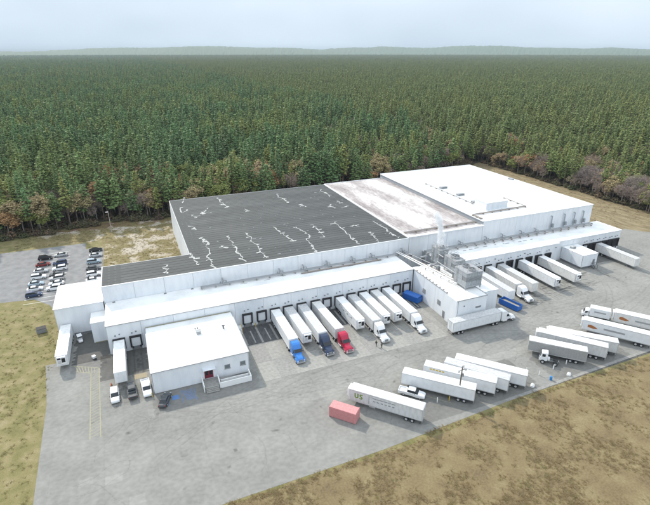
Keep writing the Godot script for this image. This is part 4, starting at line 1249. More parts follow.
func build_forest() -> void:
	var r := RandomNumberGenerator.new(); r.seed = 101
	var bark := mat(.11, .085, .07, 0.95)
	var bark_grey := mat(.24, .205, .185, 0.95)
	var plain := leaf_mat(Color(1, 1, 1))
	# kinds: 0-3 pines, 4 fuller edge pine, 5-6 broadleaf in autumn leaf, 7-8 bare, each as [trunk, crown]
	var made := [pine(1, 21, 0.42, 2.15, 1.1, 0.85), pine(2, 23, 0.48, 2.0, 1.05, 0.8), pine(3, 18.5, 0.38, 2.2, 1.1, 0.95), pine(4, 22, 0.52, 2.4, 0.95, 0.65), pine(5, 17.5, 0.32, 3.4, 1.3, 0.5), broadleaf(11, 15, 3.6, 1.0), broadleaf(12, 13, 3.2, 0.6), broadleaf(13, 14, 3.0, -1.0), broadleaf(14, 12, 3.0, -0.2)]
	var trunk_mesh := []
	var crown_mesh := []
	var whole := []
	for k in made.size():
		var tm: MB = made[k][0]; var cm: MB = made[k][1]
		var bm := bark if k < 5 else bark_grey
		trunk_mesh.append(tm.mesh(bm))
		var am := ArrayMesh.new()
		tm.add_to(am, bm)
		if cm.v.size() > 0:
			cm.add_to(am, plain)
			crown_mesh.append(cm.mesh())
		else:
			crown_mesh.append(null)
		whole.append(am)
	var zone := FastNoiseLite.new(); zone.seed = 33; zone.frequency = 0.018; zone.fractal_octaves = 3
	var tone := FastNoiseLite.new(); tone.seed = 34; tone.frequency = 0.010; tone.fractal_octaves = 3
	var spots := []      # [pos, kind, colour, scale, distance, inside]
	var bands := [[150.0, 420.0, 3.5, 0.98], [420.0, 1000.0, 4.1, 1.03], [1000.0, 2600.0, 9.5, 1.5], [2600.0, 7000.0, 26.0, 2.6]]
	var eye2 := Vector2(EYE.x, EYE.z)
	var axis := Vector2(sin(YAW), -cos(YAW))
	var side := Vector2(cos(YAW), sin(YAW))
	for band in bands:
		var step: float = band[2]
		var nd := int((band[1] - band[0]) / step) + 1
		for a in nd:
			var dist: float = band[0] + (a + 0.5) * step
			var half := dist * 0.80 + 25.0
			var nw := int(2.0 * half / step)
			for c in nw:
				var lat := -half + (c + 0.5) * step + r.randf_range(-0.45, 0.45) * step
				var p := eye2 + axis * (dist + r.randf_range(-0.45, 0.45) * step) + side * lat
				var ins := inside_wood(p.x, p.y)
				if ins < 0.5: continue
				if ins < 6.0 and r.randf() < 0.25: continue
				var zn := zone.get_noise_2d(p.x, p.y)
				var tn := tone.get_noise_2d(p.x, p.y)
				var kind := 0
				var col := Color(.106, .184, .068).lerp(Color(.170, .212, .058), clampf(tn * 1.2 + 0.35 + r.randfn(0, 0.2), 0, 1))
				col = col * r.randf_range(0.72, 1.22)
				col.a = 1.0
				var q := r.randf()
				var east := p.x > 45.0
				var p_bare := 0.015; var p_leaf := 0.02
				if not east and ins > 5.0 and ins < 62.0:
					p_leaf = clampf(0.30 + zn * 1.3 + (0.24 if p.x < -10 else -0.10), 0.03, 0.8)
					p_bare = clampf(0.05 - zn * 0.3, 0.0, 0.2)
				elif not east and ins <= 5.0:
					p_leaf = 0.14; p_bare = 0.04
				elif east and ins < 60.0:
					p_bare = clampf(0.30 + zn * 0.9, 0.05, 0.7); p_leaf = 0.15
				elif east and ins < 150.0:
					p_bare = clampf(0.26 + zn * 1.5, 0.02, 0.75); p_leaf = clampf(0.08 - zn * 0.4, 0.02, 0.3)
				if p.x > 95.0 and ins < 150.0 and p.y > -330.0:
					p_bare = maxf(p_bare, clampf(0.42 + zn * 1.1, 0.1, 0.75)); p_leaf = maxf(p_leaf, 0.12)
				if east and p.x > 140.0:
					col = col.lerp(Color(.185, .20, .058), 0.55)
					if dist < 600.0:
						p_bare = maxf(p_bare, clampf(0.36 + zn * 1.2, 0.08, 0.8))
				if q < p_bare:
					kind = 7 + (r.randi() % 2)
					col = Color(.30, .245, .225).lerp(Color(.36, .28, .21), r.randf())
				elif q < p_bare + p_leaf:
					kind = 5 + (r.randi() % 2)
					var w := r.randf()
					col = Color(.36, .255, .15).lerp(Color(.30, .26, .12), r.randf())
					if w < 0.14: col = Color(.37, .22, .10)
					elif w < 0.15: col = Color(.36, .10, .07)
					elif w < 0.55: col = Color(.22, .25, .07)
				else:
					kind = [0, 1, 2, 3, 0, 1][r.randi() % 6]
					if ins < 7.0 and r.randf() < 0.6: kind = 4
					if r.randf() < 0.06: col = Color(.20, .22, .06)
				var sc: float = clampf(r.randfn(1.0, 0.15) + zone.get_noise_2d(p.y * 1.7, p.x * 1.7) * 0.35, 0.6, 1.35) * (band[3] as float) * (0.86 if east and ins < 60.0 else 1.0)
				spots.append([Vector3(p.x, -0.03, p.y), kind, col, sc, dist, ins])
	# the trees that show largest, each a thing of its own
	var order := []
	for i in spots.size():
		var s: Array = spots[i]
		if s[4] > 430.0 or s[5] > 24.0: continue
		var px := to_px(s[0] + Vector3(0, 10, 0))
		if px.x < -8 or px.x > 658: continue
		if px.x > 172 and px.x < 500 and s[5] > 13.0: continue
		order.append([s[4] + s[5] * 3.0, i])
	order.sort_custom(func(a, b): return a[0] < b[0])
	var single := {}
	var mats := {}
	var quota := {"pine": 150, "broadleaf": 75, "bare": 65}
	for e in order:
		var s: Array = spots[e[1]]
		var kind: int = s[1]
		var fam: String = "pine" if kind < 5 else ("broadleaf" if kind < 7 else "bare")
		if quota[fam] <= 0: continue
		quota[fam] -= 1
		single[e[1]] = true
		var col: Color = s[2]
		var key := "%d%d%d" % [int(col.r * 28), int(col.g * 28), int(col.b * 20)]
		if not mats.has(key): mats[key] = leaf_mat(col)
		var pos: Vector3 = s[0]
		var where := "behind the parking lot" if pos.x < -88 else ("behind the sandy clearing" if pos.x < -62 else ("behind the dark roofed warehouse" if pos.x < 8 else ("behind the white roofed warehouse" if pos.x < 92 and pos.z < -110 else "beyond the tan grass strip")))
		var warm := col.r > col.g * 1.25
		var red := col.r > 3.0 * col.g
		var label := ""
		var called := ""
		if fam == "pine":
			called = "pine_tree"
			label = ("yellowish green pine" if col.r > 0.15 else "deep green pine") + " at the forest edge " + where
		elif fam == "broadleaf":
			called = "broadleaf_tree"
			label = ("red leaved" if red else ("orange brown autumn" if warm else "olive green broadleaf")) + " tree at the forest edge " + where
		else:
			called = "bare_tree"
			label = "leafless grey tree at the forest edge " + where
		var t := thing(called, label, "tree", pos, r.randf() * TAU, "forest edge trees " + where)
		t.scale = Vector3(s[3], s[3] * r.randf_range(0.92, 1.1), s[3])
		part("trunk", trunk_mesh[kind], bark if kind < 5 else bark_grey, t)
		if crown_mesh[kind] != null:
			part("crown", crown_mesh[kind], mats[key], t)
	# the rest of the wood, one mass
	var wood := Node3D.new()
	wood.name = "forest"
	add_child(wood)
	tag(wood, "dense pine forest with autumn trees stretching to the horizon", "forest", "", "stuff")
	for k in made.size():
		var list := []
		for i in spots.size():
			if spots[i][1] == k and not single.has(i): list.append(spots[i])
		var mm := MultiMesh.new()
		mm.transform_format = MultiMesh.TRANSFORM_3D
		mm.use_colors = true
		mm.mesh = whole[k]
		mm.instance_count = list.size()
		for i in list.size():
			var s: Array = list[i]
			var sc: float = s[3]
			mm.set_instance_transform(i, Transform3D(Basis(Vector3.UP, r.randf() * TAU).scaled(Vector3(sc * r.randf_range(0.85, 1.2), minf(sc, 1.3) * r.randf_range(0.85, 1.12), sc * r.randf_range(0.9, 1.15))), s[0]))
			mm.set_instance_color(i, s[2])
		var o := MultiMeshInstance3D.new()
		o.name = ["pine_stand", "pine_stand", "pine_stand", "pine_stand", "pine_stand", "broadleaf_stand", "broadleaf_stand", "bare_stand", "bare_stand"][k]
		o.multimesh = mm
		o.set_meta("kind", "stuff")
		wood.add_child(o, true)
	print("trees ", spots.size(), " singles ", single.size())
	# undergrowth along the edge of the wood
	var us := []
	for k in 5200:
		var x := r.randf_range(-230, 175)
		var z := r.randf_range(-172, -100) if x < 140 else r.randf_range(-150, 0)
		if x >= 140: x = 147 + absf(r.randfn(0, 9))
		var ins := inside_wood(x, z)
		if ins < -1.5 or ins > 26.0 or r.randf() < ins / 34.0: continue
		var c := Color(.10, .065, .042).lerp(Color(.075, .085, .032), r.randf())
		if r.randf() < 0.2: c = Color(.19, .13, .075)
		us.append([Vector3(x, -0.03, z), c])
	var um := MultiMesh.new()
	um.transform_format = MultiMesh.TRANSFORM_3D
	um.use_colors = true
	um.mesh = shrub(6).mesh(plain)
	um.instance_count = us.size()
	for i in us.size():
		var sc := r.randf_range(0.6, 1.7)
		um.set_instance_transform(i, Transform3D(Basis(Vector3.UP, r.randf() * TAU).scaled(Vector3(sc, sc * r.randf_range(0.7, 1.3), sc)), us[i][0]))
		um.set_instance_color(i, us[i][1])
	var uo := MultiMeshInstance3D.new()
	uo.name = "undergrowth"
	uo.multimesh = um
	add_child(uo)
	tag(uo, "brown and green brush along the forest edge", "undergrowth", "", "stuff")

# ================================================================ LORRIES
func wheel(parent: Node, p: Vector3, r: float, w: float) -> void:
	var key := "wheel%.2f,%.2f" % [r, w]
	if not K.has(key):
		var b := MB.new()
		b.tube(Vector3(-w * .5, 0, 0), Vector3(w * .5, 0, 0), r, r, 16)
		K[key] = b.mesh()
		b = MB.new()
		b.tube(Vector3(-w * .5 - .02, 0, 0), Vector3(w * .5 + .02, 0, 0), r * .55, r * .55, 12)
		b.tube(Vector3(-w * .5 - .06, 0, 0), Vector3(w * .5 + .06, 0, 0), r * .2, r * .2, 8)
		K[key + "rim"] = b.mesh()
	var t := part("wheel", K[key], M.rubber, parent, p)
	part("rim", K[key + "rim"], M.alu, t)

# rear doors at z = 0, nose at z = length
func trailer(label: String, at: Vector3, turn: float, o := {}) -> Node3D:
	var ln: float = o.get("length", 16.15)
	var pick: int = absi(hash(label)) % 4
	var body: Material = o.get("body", [M.trailer_white, M.trailer_warm, M.trailer_dirty, M.trailer_white][pick])
	var roof: Material = o.get("roof", [M.trailer_roof, M.trailer_roof, M.trailer_warm, M.trailer_roof][pick])
	var t := thing("semi_trailer", label, "trailer", at, turn, o.get("group", "semi trailers in the yard"))
	var w := 2.58
	var y0 := 1.12
	var y1 := 4.05
	var bm := pbox("body", t, body, Vector3(0, (y0 + y1) * .5, ln * .5), Vector3(w, y1 - y0, ln), 0.05)
	pbox("roof", t, roof, Vector3(0, y1 + .02, ln * .5), Vector3(w - .1, 0.05, ln - .1), 0.015)
	# rails, rear frame and doors
	for s in [-1, 1]:
		pbox("top_rail", t, M.alu, Vector3(s * (w * .5 + .004), y1 - .09, ln * .5), Vector3(.03, .14, ln - .06))
		pbox("bottom_rail", t, M.alu, Vector3(s * (w * .5 + .004), y0 + .1, ln * .5), Vector3(.03, .2, ln - .06))
		var dr := pbox("rear_door", t, body, Vector3(s * .61, (y0 + y1) * .5, -.03), Vector3(1.16, y1 - y0 - .3, .06), .01)
		pbox("lock_rod", dr, M.steel, Vector3(-s * .25, 0, -.05), Vector3(.04, y1 - y0 - .35, .04))
		pbox("tail_light", t, M.tail, Vector3(s * 1.05, y0 - .12, -.03), Vector3(.3, .12, .05))
		pbox("mud_flap", t, M.black, Vector3(s * .95, .55, .35), Vector3(.6, .6, .02))
	var fr := MB.new()
	for s in [-1, 1]:
		fr.box(Vector3(s * (w * .5 - .05), (y0 + y1) * .5, -.045), Vector3(.1, y1 - y0, .09))
	fr.box(Vector3(0, y1 - .07, -.047), Vector3(w - .2, .14, .09))
	fr.box(Vector3(0, y0 + .05, -.047), Vector3(w - .2, .14, .09))
	part("rear_frame", fr.mesh(), M.alu, t)
	var ub := MB.new()
	ub.box(Vector3(0, .55, -.02), Vector3(2.2, .12, .1))
	for s in [-.6, .6]:
		ub.box(Vector3(s, .84, -.02), Vector3(.1, .5, .08))
	part("underride_guard", ub.mesh(), M.steel, t)
	# running gear
	var ch := MB.new()
	for s in [-.5, .5]:
		ch.box(Vector3(s, .98, ln * .5), Vector3(.14, .26, ln - .8))
	ch.box(Vector3(0, .92, 2.7), Vector3(1.5, .3, 3.2))
	part("chassis", ch.mesh(), M.greydark, t)
	for z in [2.0, 3.28]:
		for s in [-1, 1]:
			wheel(t, Vector3(s * .97, .5, z), .5, .6)
	if o.get("gear", true):
		for s in [-1, 1]:
			pbox("landing_leg", t, M.greydark, Vector3(s * .75, .5, ln - 2.9), Vector3(.14, 1.0, .14))
			pbox("landing_foot", t, M.greydark, Vector3(s * .75, .03, ln - 2.9), Vector3(.32, .06, .32))
	if o.get("reefer", false):
		var ru := pbox("cooling_unit", t, M.white_paint, Vector3(0, 2.85, ln + .28), Vector3(2.0, 2.1, .5), .1)
		pbox("grille", ru, M.black, Vector3(.42, .1, .26), Vector3(.78, 1.2, .03))
		pbox("grille", ru, M.black, Vector3(-.48, .62, .26), Vector3(.75, .45, .03))
		pbox("unit_cover", ru, M.alu, Vector3(-.48, -.3, .26), Vector3(.75, .9, .03))
		pbox("fuel_tank", t, M.alu, Vector3(0.7, .7, ln - 5.2), Vector3(.6, .55, 1.4), .1)
	if o.get("ribs", false):
		var rb := MB.new()
		for k in int(ln / .6):
			for s in [-1, 1]:
				rb.box(Vector3(s * (w * .5 + .02), (y0 + y1) * .5, .4 + k * .6), Vector3(.05, y1 - y0 - .35, .12))
		part("side_ribs", rb.mesh(), o.get("rib_mat", body), t).set_meta("kind", "stuff")
	if o.get("skirt", false):
		for s in [-1, 1]:
			pbox("side_skirt", t, body, Vector3(s * 1.2, .72, ln * .52), Vector3(.04, .75, 6.8), .01)
	return t

func ring8(w: float, y0: float, y1: float, z: float, round := 0.18) -> Array:
	var h := w * .5
	return [Vector3(-h, y0, z), Vector3(h, y0, z), Vector3(h, lerpf(y0, y1, .55), z), Vector3(h - round * .25, y1 - round, z), Vector3(h - round, y1, z), Vector3(-h + round, y1, z), Vector3(-h + round * .25, y1 - round, z), Vector3(-h, lerpf(y0, y1, .55), z)]

# conventional sleeper tractor; back of the cab at z = 0, bumper at z = 5.3
func tractor(label: String, at: Vector3, turn: float, paint: Material) -> Node3D:
	var t := thing("semi_tractor", label, "truck", at, turn, "semi tractors")
	if not K.has("cab"):
		var b := MB.new()
		b.loft([ring8(2.30, .95, 3.80, 0.0), ring8(2.36, .9, 3.92, .5), ring8(2.36, .9, 3.88, 1.2), ring8(2.30, .9, 3.62, 1.75), ring8(2.22, .9, 3.18, 2.15), ring8(2.16, .95, 2.78, 2.42), ring8(2.10, 1.0, 1.98, 3.0), ring8(2.06, 1.0, 1.80, 3.06)])
		K.cab = b.mesh()
		b = MB.new()
		b.loft([ring8(1.96, .95, 1.88, 3.04, .22), ring8(1.90, .9, 1.84, 3.6, .24), ring8(1.80, .85, 1.74, 4.3, .26), ring8(1.70, .8, 1.58, 4.85, .28), ring8(1.56, .75, 1.32, 5.15, .26)])
		for s in [-1, 1]:
			b.loft([ring8(.5, .62, 1.12, 3.55), ring8(.52, .95, 1.32, 3.85), ring8(.52, .95, 1.34, 4.3), ring8(.5, .62, 1.18, 4.85), ring8(.46, .55, 1.0, 5.1)].map(func(a): return a.map(func(p): return p + Vector3(s * .95, 0, 0))))
		K.hood = b.mesh()
		b = MB.new()
		b.face([Vector3(-.96, 2.04, 3.03), Vector3(.96, 2.04, 3.03), Vector3(.93, 2.74, 2.50), Vector3(-.93, 2.74, 2.50)], Vector3(0, .5, 1))
		b.face([Vector3(-.96, 2.00, 3.00), Vector3(.96, 2.00, 3.00), Vector3(.93, 2.70, 2.47), Vector3(-.93, 2.70, 2.47)], Vector3(0, -.5, -1))
		K.windshield = b.mesh()
		b = MB.new()
		b.face([Vector3(0, 1.95, 1.75), Vector3(0, 1.95, 2.72), Vector3(0, 2.66, 2.38), Vector3(0, 2.70, 1.75)], Vector3(1, 0, 0))
		K.side_window = b.mesh()
		b = MB.new()
		for s in [-.43, .43]:
			b.box(Vector3(s, .92, .2), Vector3(.12, .26, 9.2))
		b.box(Vector3(0, .92, 4.4), Vector3(.9, .2, .2)); b.box(Vector3(0, .92, -4.2), Vector3(.9, .2, .2))
		K.frame = b.mesh()
		b = MB.new()
		b.tube(Vector3(0, .72, .55), Vector3(0, .72, 2.0), .32, .32, 12)
		K.tank = b.mesh()
		b = MB.new()
		b.tube(Vector3(0, 1.2, 0), Vector3(0, 4.0, 0), .08, .08, 8)
		K.stack = b.mesh()
		b = MB.new()
		b.loft([ring8(2.1, .45, .82, 4.95, .08), ring8(2.16, .45, .82, 5.2, .08), ring8(1.7, .47, .8, 5.36, .08)])
		K.bumper = b.mesh()
	part("cab", K.cab, paint, t)
	part("hood", K.hood, paint, t)
	part("windshield", K.windshield, M.glass, t)
	for s in [-1, 1]:
		var sw := part("side_window", K.side_window, M.glass, t, Vector3(s * 1.15, 0, 0))
		if s < 0: sw.scale.x = -1.0
		part("fuel_tank", K.tank, M.alu, t, Vector3(s * .98, 0, 0))
		part("exhaust_stack", K.stack, M.chrome, t, Vector3(s * 1.0, 0, -.16))
		pbox("headlight", t, M.headlight, Vector3(s * .82, 1.02, 5.1), Vector3(.3, .22, .12), .03)
		pbox("mirror", t, M.black, Vector3(s * 1.32, 2.1, 2.75), Vector3(.16, .5, .12), .03)
		wheel(t, Vector3(s * 1.0, .52, 4.25), .52, .32)
		wheel(t, Vector3(s * .93, .52, -2.9), .52, .62)
		wheel(t, Vector3(s * .93, .52, -1.6), .52, .62)
	part("frame", K.frame, M.black, t)
	part("bumper", K.bumper, M.chrome, t)
	pbox("grille", t, M.greydark, Vector3(0, 1.05, 5.17), Vector3(.95, .6, .08), .02)
	pbox("fifth_wheel", t, M.black, Vector3(0, 1.07, -2.1), Vector3(.95, .1, 1.0), .02)
	return t

func face_turn(dir: Vector2) -> float:
	return atan2(dir.x, dir.y)

func build_trailers() -> void:
	M.trailer_white = noise_mat([Color(.63, .645, .66), Color(.735, .75, .76), Color(.77, .78, .79)], 6.0, 0.012, 71, 0.4, 0.3, Vector3(1, .4, 1))
	M.trailer_roof = noise_mat([Color(.64, .64, .63), Color(.77, .77, .76), Color(.81, .81, .80)], 8.0, 0.012, 72, 0.5, 0.3)
	M.trailer_warm = noise_mat([Color(.50, .49, .46), Color(.66, .655, .635), Color(.72, .715, .70)], 5.0, 0.013, 75, 0.45, 0.4, Vector3(1, .4, 1))
	M.trailer_dirty = noise_mat([Color(.40, .39, .37), Color(.60, .605, .605), Color(.69, .70, .705)], 4.0, 0.014, 76, 0.5, 0.45, Vector3(1, .3, 1))
	M.trailer_grey_roof = noise_mat([Color(.36, .365, .37), Color(.50, .505, .51), Color(.60, .60, .60)], 6.0, 0.014, 73, 0.5, 0.35)
	M.trailer_grey = noise_mat([Color(.27, .275, .27), Color(.34, .34, .335), Color(.38, .38, .37)], 5.0, 0.014, 74, 0.5, 0.35)
	var blue := mat(.035, .19, .55, .22)
	var navy := mat(.025, .04, .085, .25)
	var red := mat(.42, .012, .05, .22)
	var white := mat(.76, .77, .78, .22)
	# --- west docks
	var dock := "trailers backed up to the west dock hall"
	trailer("white trailer hitched to the bright blue tractor at the docks", Vector3(-45.8, 0, .75), 0, {"group": dock, "gear": false})
	tractor("bright blue sleeper tractor hitched to a docked white trailer", Vector3(-45.8, 0, 17.35), 0, blue)
	trailer("grey roofed white trailer with cooling unit between blue and navy tractors", Vector3(-41.85, 0, .75), .012, {"group": dock, "reefer": true, "roof": M.trailer_grey_roof, "length": 15.0})
	trailer("white trailer hitched to the dark navy tractor at the docks", Vector3(-37.75, 0, .75), 0, {"group": dock, "gear": false, "roof": M.trailer_grey_roof})
	tractor("dark navy sleeper tractor hitched to a docked white trailer", Vector3(-37.75, 0, 17.2), 0, navy)
	trailer("white trailer hitched to the red tractor at the docks", Vector3(-33.4, 0, .75), .03, {"group": dock, "gear": false})
	tractor("crimson red sleeper tractor hitched to a docked white trailer", Vector3(-32.9, 0, 18.0), .03, red)
	var t5 := trailer("white trailer with lettered side beside the empty dock door", Vector3(-25.8, 0, .75), 0, {"group": dock, "reefer": true, "length": 14.2, "skirt": true})
	for k in 7:
		pbox("lettering", t5, M.greydark, Vector3(-1.31, 3.2 - .18 * (k % 3), 3.0 + k * 1.35), Vector3(.012, .12 if k % 2 else .3, .95))
	trailer("white trailer hitched to a white tractor three docks from the empty door", Vector3(-21.8, 0, .75), 0, {"group": dock, "gear": false, "roof": M.trailer_grey_roof})
	tractor("white sleeper tractor standing nearest the two pedestrians", Vector3(-21.8, 0, 17.4), 0, white)
	trailer("plain white trailer parked without a tractor between two docked rigs", Vector3(-18.0, 0, .75), 0, {"group": dock, "reefer": true, "length": 14.6})
	trailer("white trailer with dark cooling unit second from the machine room wing", Vector3(-14.2, 0, .75), 0, {"group": dock, "reefer": true, "length": 14.6})
	trailer("white trailer hitched to a white tractor nearest the machine room wing", Vector3(-10.1, 0, .75), 0, {"group": dock, "gear": false})
	tractor("white sleeper tractor nearest the machine room wing louvres", Vector3(-10.1, 0, 17.3), 0, white)
	trailer("white trailer backed up near the hatched yellow walkway", Vector3(-87.05, 0, .75), 0, {"group": dock, "length": 14.0})
	trailer("white trailer with cooling unit docked at the windowless white block", Vector3(-100.1, 0, -12.7), 0, {"group": dock, "reefer": true, "length": 15.2})
	# --- beside the wing
	trailer("white trailer parked across the end of the machine room wing", Vector3(-3.4, 0, 25.0), PI / 2, {"gear": false, "roof": M.trailer_grey_roof})
	tractor("white tractor pulling the trailer across the wing end", Vector3(13.3, 0, 25.0), PI / 2, white)
	# --- east docks
	var ed := "trailers backed up to the east dock hall"
	trailer("grey roofed trailer closest to the blue open skip", Vector3(24.6, 0, 1.3), 0, {"group": ed, "roof": M.trailer_grey_roof, "body": M.trailer_white})
	trailer("white trailer hitched to a white tractor at the east docks", Vector3(30.2, 0, -.1), 0, {"group": ed, "gear": false, "length": 14.4})
	tractor("white sleeper tractor at the east docks", Vector3(30.2, 0, 14.9), 0, white)
	trailer("white trailer beside the white tractor at the east docks", Vector3(35.3, 0, -.1), 0, {"group": ed, "roof": M.trailer_grey_roof})
	trailer("white trailer with dark cooling unit at the middle east docks", Vector3(44.6, 0, -.1), 0, {"group": ed, "reefer": true})
	trailer("white trailer with dark cooling unit two bays from the boxy dock annex", Vector3(53.6, 0, -.1), 0, {"group": ed, "reefer": true})
	trailer("lone white trailer past the boxy dock annex", Vector3(83.4, 0, -1.2), 0, {"group": ed, "roof": M.trailer_grey_roof})
	# --- drop yard: near roof corner of the nose, direction nose to rear
	var row := "trailers parked slantwise in the drop yard"
	var dir := Vector2(.70, .714)
	var yt := func(label: String, cx: float, cz: float, d: Vector2, o: Dictionary) -> Node3D:
		# (cx, cz): middle of the nose on the ground
		d = d.normalized()
		var ln: float = o.get("length", 16.15)
		o.group = row
		return trailer(label, Vector3(cx + d.x * ln, 0, cz + d.y * ln), face_turn(-d), o)
	yt.call("white trailer beside the white pickup truck", -26.6, 38.7, Vector2(.71, .70), {})
	var y2: Node3D = yt.call("white trailer with a yellow stripe of lettering behind the pole", -20.4, 38.2, Vector2(.69, .72), {})
	for k in 5:
		pbox("lettering", y2, M.yellow, Vector3(1.31, 3.55, 11.6 + k * .72), Vector3(.012, .34, .5))
	yt.call("grey roofed trailer squeezed between two white trailers", -15.2, 39.0, Vector2(.64, .77), {"length": 14.6, "roof": M.trailer_grey_roof})
	yt.call("white trailer nearest the row of white posts", -12.0, 38.7, Vector2(.68, .73), {"roof": M.trailer_roof})
	var us: Node3D = yt.call("white trailer with green US lettering on its side", -40.0, 39.2, Vector2(.68, .73), {"reefer": true})
	var tm := TextMesh.new()
	tm.text = "US"
	var fnt := SystemFont.new()
	fnt.font_names = PackedStringArray(["Droid Sans"])
	fnt.font_weight = 700
	tm.font = fnt
	tm.font_size = 64
	tm.pixel_size = 0.026
	tm.depth = 0.02
	var tx := part("lettering", tm, mat(.15, .25, .02, .5), us, Vector3(1.305, 2.75, 14.0))
	tx.rotation.y = PI / 2
	tag(tx, "green US lettering", "")
	pbox("door_frame", us, M.greydark, Vector3(1.295, 2.6, 11.6), Vector3(.02, 2.0, .1))
	for k in 12:
		pbox("lettering", us, M.greydark, Vector3(1.30, 3.3 - .75 * (k % 2), 10.4 - (k >> 1) * .85), Vector3(.02, .2 if k % 2 else .14, .78 if k % 2 == 0 else .5))
	yt.call("ribbed grey container trailer behind the yard tractor", 10.2, 39.4, Vector2(.70, .71), {"body": M.trailer_grey, "ribs": true, "length": 13.3})
	yt.call("white trailer with cooling unit in the middle of the slanted trio", 15.4, 37.2, Vector2(.64, .77), {"reefer": true})
	yt.call("white trailer with cooling unit farthest from the yard tractor in the slanted trio", 18.6, 37.6, Vector2(.71, .71), {"reefer": true})
	var brown := mat(.36, .13, .04, .6)
	for q in [[31.6, 37.4, "white trailer with brown pastry picture beside the box truck", Vector2(.60, .80)], [43.2, 37.8, "white trailer with brown pastry picture behind the box truck", Vector2(.62, .79)]]:
		var rt: Node3D = yt.call(q[2], q[0], q[1], q[3], {"reefer": true})
		var pb := MB.new()
		pb.face([Vector3(1.302, 2.2, 14.9), Vector3(1.302, 2.9, 14.9), Vector3(1.302, 3.05, 14.2), Vector3(1.302, 2.7, 13.2), Vector3(1.302, 2.25, 12.4), Vector3(1.302, 2.0, 13.4)], Vector3(1, 0, 0))
		part("side_picture", pb.mesh(), brown, rt)
		pbox("lettering", rt, M.galv, Vector3(1.298, 2.6, 8.6), Vector3(.012, .5, 5.0))
	yard_tractor()
	box_truck()

func yard_tractor() -> void:
	var d := Vector2(-.70, -.71)
	var t := thing("yard_tractor", "white single seat yard tractor in front of the ribbed container trailer", "truck", Vector3(12.6, 0, 46.4), face_turn(d))
	var b := MB.new()
	b.loft([ring8(1.75, .9, 3.0, 2.0, .12), ring8(1.8, .8, 3.05, 2.4, .12), ring8(1.8, .75, 2.95, 3.4, .14), ring8(1.76, .7, 1.75, 3.72, .12)])
	var white := mat(.76, .77, .78, .25)
	part("cab", b.mesh(), white, t)
	b = MB.new()
	b.face([Vector3(-.78, 1.85, 3.72), Vector3(.78, 1.85, 3.72), Vector3(.78, 2.72, 3.52), Vector3(-.78, 2.72, 3.52)], Vector3(0, .2, 1))
	part("windshield", b.mesh(), M.glass, t)
	for s in [-1, 1]:
		pbox("side_window", t, M.glass, Vector3(s * .905, 2.3, 2.9), Vector3(.02, .75, .75))
		wheel(t, Vector3(s * .95, .52, 3.0), .52, .34)
		wheel(t, Vector3(s * .9, .52, .1), .52, .62)
		pbox("headlight", t, M.headlight, Vector3(s * .6, 1.05, 3.78), Vector3(.25, .18, .06), .02)
	b = MB.new()
	for s in [-.45, .45]:
		b.box(Vector3(s, .85, 1.4), Vector3(.16, .3, 4.4))
	b.box(Vector3(0, .85, -.6), Vector3(1.06, .3, .2)); b.box(Vector3(0, .85, 1.7), Vector3(1.06, .3, .2))
	part("frame", b.mesh(), M.greydark, t)
	pbox("fifth_wheel", t, M.black, Vector3(0, 1.1, .1), Vector3(.95, .14, 1.0), .03)
	pbox("bumper", t, M.greydark, Vector3(0, .62, 3.8), Vector3(1.9, .3, .16), .03)
	pbox("engine_cover", t, white, Vector3(.2, 1.25, 1.7), Vector3(.9, .7, .5), .05)

func box_truck() -> void:
	var d := Vector2(-.63, -.777)
	var t := thing("box_truck", "small white box truck beside two pastry picture trailers", "truck", Vector3(42.9, 0, 36.6), face_turn(d))
	var white := mat(.76, .77, .78, .25)
	pbox("cargo_box", t, M.trailer_white, Vector3(0, 2.25, 2.4), Vector3(2.4, 2.5, 5.2), .05)
	pbox("box_roof", t, M.trailer_roof, Vector3(0, 3.52, 2.4), Vector3(2.3, .05, 5.1), .01)
	for s in [-1, 1]:
		pbox("lettering", t, M.galv, Vector3(s * 1.208, 2.5, 2.4), Vector3(.01, .4, 3.0))
		wheel(t, Vector3(s * .95, .45, .9), .45, .5)
		wheel(t, Vector3(s * .98, .45, 6.0), .45, .28)
		pbox("side_window", t, M.glass, Vector3(s * 1.03, 1.85, 5.7), Vector3(.02, .6, .8))
		pbox("headlight", t, M.headlight, Vector3(s * .75, .95, 7.0), Vector3(.28, .2, .06), .02)
	var b := MB.new()
	b.loft([ring8(2.05, .6, 2.5, 5.1, .15), ring8(2.1, .55, 2.55, 5.5, .16), ring8(2.06, .55, 2.35, 6.1, .16), ring8(2.02, .55, 1.5, 6.6, .14), ring8(1.95, .5, 1.25, 7.0, .14)])
	part("cab", b.mesh(), white, t)
	b = MB.new()
	b.face([Vector3(-.88, 1.58, 6.62), Vector3(.88, 1.58, 6.62), Vector3(.86, 2.28, 6.20), Vector3(-.86, 2.28, 6.20)], Vector3(0, .4, 1))
	part("windshield", b.mesh(), M.glass, t)
	pbox("bumper", t, M.greydark, Vector3(0, .52, 7.02), Vector3(2.0, .25, .15), .03)
	pbox("frame", t, M.greydark, Vector3(0, .72, 2.6), Vector3(.9, .3, 6.4))
	pbox("grille", t, M.black, Vector3(0, .95, 7.02), Vector3(.9, .3, .05))

